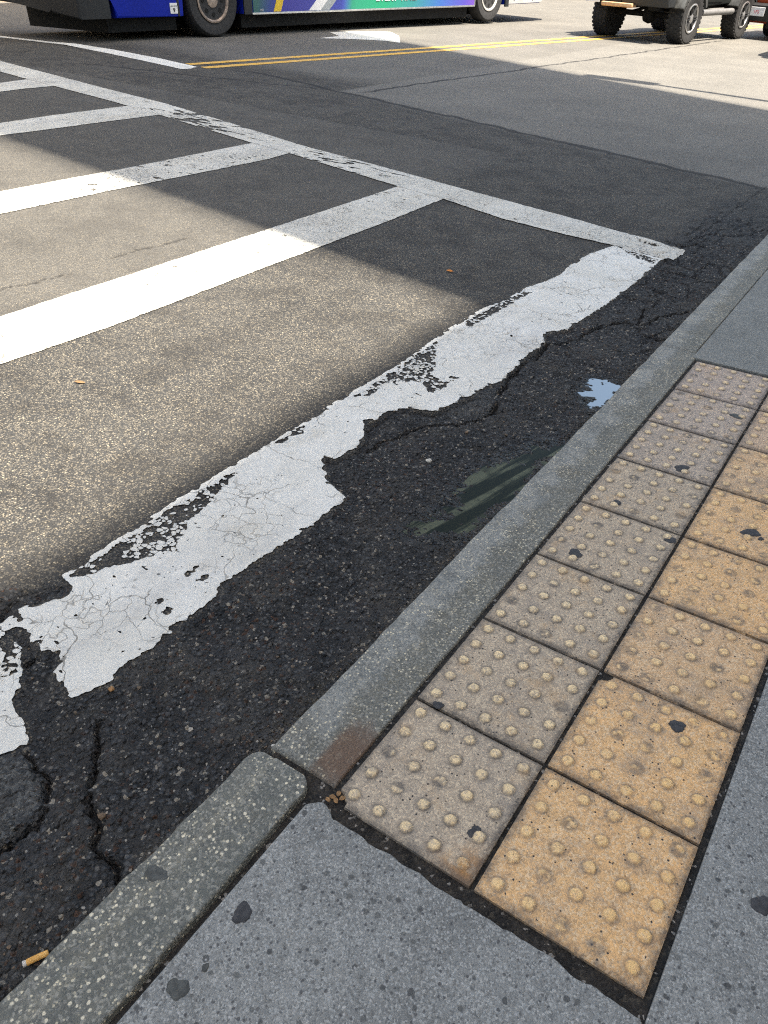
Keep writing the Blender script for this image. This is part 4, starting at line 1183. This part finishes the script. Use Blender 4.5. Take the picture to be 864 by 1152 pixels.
# --- ordinary cars
def car(name, label, cat, x, y, heading, col, plate=None, shift_x=0.0, suvlike=True, length=4.4, group=None, tilt=True):
    t = empty(name, (x, y, rz_at(x, y)), heading)
    if tilt: t.rotation_euler = (0, TILT, heading)
    m = paint("car_paint_"+name, col, .22, .8)
    W = .90; L = length; wb = L*.61; H = 1.62 if suvlike else 1.43
    def ar(yc, r=.37):
        return [(yc-r*math.cos(a), .33+r*math.sin(a)) for a in np.linspace(.15, math.pi-.15, 11)]
    yr = 1.22 if plate else .88
    inset = .30 if plate else .10
    prof = [(.10, .55), (.02, .80), (.06, 1.05), (L-.55, 1.02), (L-.12, .82), (L, .55), (L-.05, .30)]
    prof += [(L-.35, .24)] + ar(yr+wb)[::-1] + [(yr+wb-.5, .22), (yr+.5, .22)] + ar(yr)[::-1] + [(.38, .28)]
    MB().prism(prof, -W, W, .06, 3).build("body", m, t, True)
    roofp = [(.10, 1.055), (.34, H-.12), (.60, H), (2.2, H), (2.75, H-.14), (3.35, 1.035)]
    cb = MB().prism(roofp, -W+.06, W-.06, .10, 3).build("cabin", m, t, True)
    MB().prism([(.115, 1.12), (.31, H-.16), (.30, H-.16), (.105, 1.12)], -W+.22, W-.22).build("rear_window", GLASS, t)
    MB().prism([(2.72, H-.18), (3.26, 1.08), (3.27, 1.08), (2.73, H-.18)], -W+.2, W-.2).build("windscreen", GLASS, t)
    for s in (-1, 1):
        xx = s*(W-.058)
        MB().prism([(.62, 1.10), (.70, H-.12), (1.55, H-.10), (1.55, 1.10)], xx-.004, xx+.004).build("side_window", GLASS, t)
        MB().prism([(1.62, 1.10), (1.62, H-.10), (2.50, H-.14), (3.05, 1.10)], xx-.004, xx+.004).build("side_window", GLASS, t)
        for yy in (yr, yr+wb): wheel(t, s*(W-inset), yy, .33, .22, s, STEEL, .64, 5)
        MB().box(s*(W-.17)-.12, s*(W-.17)+.12, -.005, .10, .84, 1.0, .02).build("tail_light", REDL, t)
        MB().box(s*(W-.22)-.14, s*(W-.22)+.14, L-.16, L-.04, .66, .80, .02).build("headlight", WHT, t)
        MB().box(s*(W+.09)-.09, s*(W+.09)+.09, 2.75, 2.87, 1.02, 1.16, .03).build("mirror", m, t)
    bp = MB().prism([(-.09, .34), (-.12, .40), (-.12, .62), (-.06, .66), (.22, .66), (.22, .34)], -W+.01, W-.01, .035, 3).build("rear_bumper", BLK, t, True)
    MB().prism([(-.05, .22), (-.08, .34), (.3, .34), (.3, .22)], -.30, .75, .02, 2).build("rear_valance", DRK, t)
    if plate:
        pm = plain("plate_white", (.80, .80, .82), .4, var=.03)
        cx = -.57
        pl = MB().box(cx-.19, cx+.19, -.131, -.118, .43, .59, .006).build("white_plate", pm, t)
        MB().box(cx-.24, cx-.18, -.128, -.116, .45, .53, .01).build("plate_lamp", pm, t)
        pr = plain("plate_red", (.62, .06, .10), .5, var=.05)
        text("plate_number", plate, .085, pr, pl, (cx+.02, -.132, .475), (math.radians(90), 0, 0), .001, False)
    return tag(t, label, cat, group)
hdg = -th
car("orange_red_car", "orange red car with black rear bumper and white number plate", "car", -4.16+.90, 19.95, hdg, (.62, .095, .03), "1FS")
car("dark_parked_car", "dark car far down the road behind the bus tail", "car", -11.9, 34.5, hdg+math.radians(84), (.03, .032, .035), suvlike=False, length=4.5)
car("grey_parked_car", "grey hatchback parked by the kerb just outside the view", "car", -1.42, 15.95, 0.0, (.25, .26, .27), length=3.75)
car("white_far_car", "white car far up the street between the off-road vehicle and the red car", "car", -4.6, 40.0, hdg, (.75, .75, .74), suvlike=False)

# ------------------------------------------------------------------ buildings outside the view: two shade the street, the far pair adds bounce
def building(name, label, x0, x1, y0, y1, h, wall_col, floors, bays, skew=0.0, face=-1, flare=0.0, skew_far=None):
    """block of flats or offices; its long face looks at the street, its end walls may run at a slant"""
    cx, cy = (x0+x1)/2, (y0+y1)/2
    t = empty(name, (cx, cy, 0))
    g = N(name+"_masonry"); v = g.co(); br = g.n("ShaderNodeTexBrick"); g.put(br.inputs[0], g.scale(v, (1, 1, 1)))
    br.inputs['Scale'].default_value = 3.2
    br.inputs['Color1'].default_value = (*wall_col, 1); br.inputs['Color2'].default_value = (*[k*.82 for k in wall_col], 1); br.inputs['Mortar'].default_value = (*[k*.6 for k in wall_col], 1)
    m = g.fin(br.outputs[0], .85)
    hx, hy = (x1-x0)/2, (y1-y0)/2
    sf = skew if skew_far is None else skew_far
    f_, b_ = face*hx, -face*hx
    MB().prism([(f_, -hy), (f_, hy), (b_, hy+sf), (b_, -hy+skew)], 0, h, axis='z', taper=[(f_, -hy), (f_, hy+flare), (b_, hy+sf+flare), (b_, -hy+skew)]).build("wall", m, t)
    MB().box(min(f_, f_+face*.12), max(f_, f_+face*.12), -hy+.05, hy-.05, h-.7, h-.02).build("cornice", m, t)
    bw = 2*hy/bays; fh = (h-5)/floors
    w0 = None
    for f in range(floors):
        for b in range(bays):
            y = -hy+bw*(b+.5); z = 4.6+fh*f
            if w0 is None:
                w0 = MB().box(-.06, .06, -bw*.28, bw*.28, 0, fh*.62, .01).build("window_frame", WHT, t)
                MB().box(-.075, .075, -bw*.25, bw*.25, .08, fh*.62-.08).build("window_pane", GLASS, w0)
                w0.location = (f_, y, z)
            else:
                c = copy_tree(w0, t); c.location = (f_, y, z)
    MB().box(f_-.05, f_+.05, -hy*.8, hy*.8, .3, 3.2, .01).build("shop_window", GLASS, t)
    return tag(t, label, "building")
kx = math.cos(SUN_EL)/math.sin(SUN_EL)*SUN_DIR.x/math.hypot(SUN_DIR.x, SUN_DIR.y)
slope = -SUN_DIR.y/SUN_DIR.x
XA = 4.2
XL = 8.2
hA = (XL-.12+1.07)/kx
yA = 2.46-slope*(XA+1.0); yB = 9.90-.33*(XA+1.35)
building("low_brick_building", "brick building behind the camera along the pavement", XL, XL+9, -46, yA+1.2, hA, (.42, .30, .22), 3, 9)
yA2 = yA
building("tall_pale_tower", "tall pale tower beside the brick building, outside the view", XA, XA+14, yA, yB, 62, (.50, .46, .40), 16, 4, -slope*14, -1, (.33-slope)*kx*62, -.33*14)  # end wall flared and slanted to steer the tower's shadow edge
building("pale_bounce_building", "pale stone building added across the street for bounce light, outside the view", -38, -25, -40, 12, 19, (.52, .46, .37), 4, 10, 0, 1)  # unseen, added to bounce warm light into the shaded street
building("tan_bounce_building", "tan brick building added farther along the far side for bounce light, outside the view", -36, -25, 15, 60, 15, (.50, .38, .27), 3, 9, 0, 1)  # second unseen block added for warm bounce

# ------------------------------------------------------------------ street lamp outside the view; its thin shadow crosses the sunlit road
lx, ly = G(712, 91.5)
LH = 8.4
px_ = lx+LH*kx; py_ = ly-slope*LH*kx
lamp = empty("street_lamp", (px_, py_, .0))
lm = plain("lamp_grey", (.20, .21, .21), .5, .3, var=.1)
MB().lathe([(.16, .0), (.16, .25), (.10, .32), (.085, 2), (.05, LH)], 20, 'z').build("pole", lm, lamp, True)
MB().bar((0, 0, LH-.02), (.0, .12, LH+.05), .035).build("arm", lm, lamp, True)
MB().prism([(.30, LH), (.22, LH+.12), (-.45, LH+.10), (-.75, LH+.02), (-.70, LH-.03), (.25, LH-.05)], -.15, .15, .03, 2, 'y').build("lamp_head", lm, lamp, True)
tag(lamp, "grey street lamp on the pavement far along the kerb, outside the view", "street lamp")
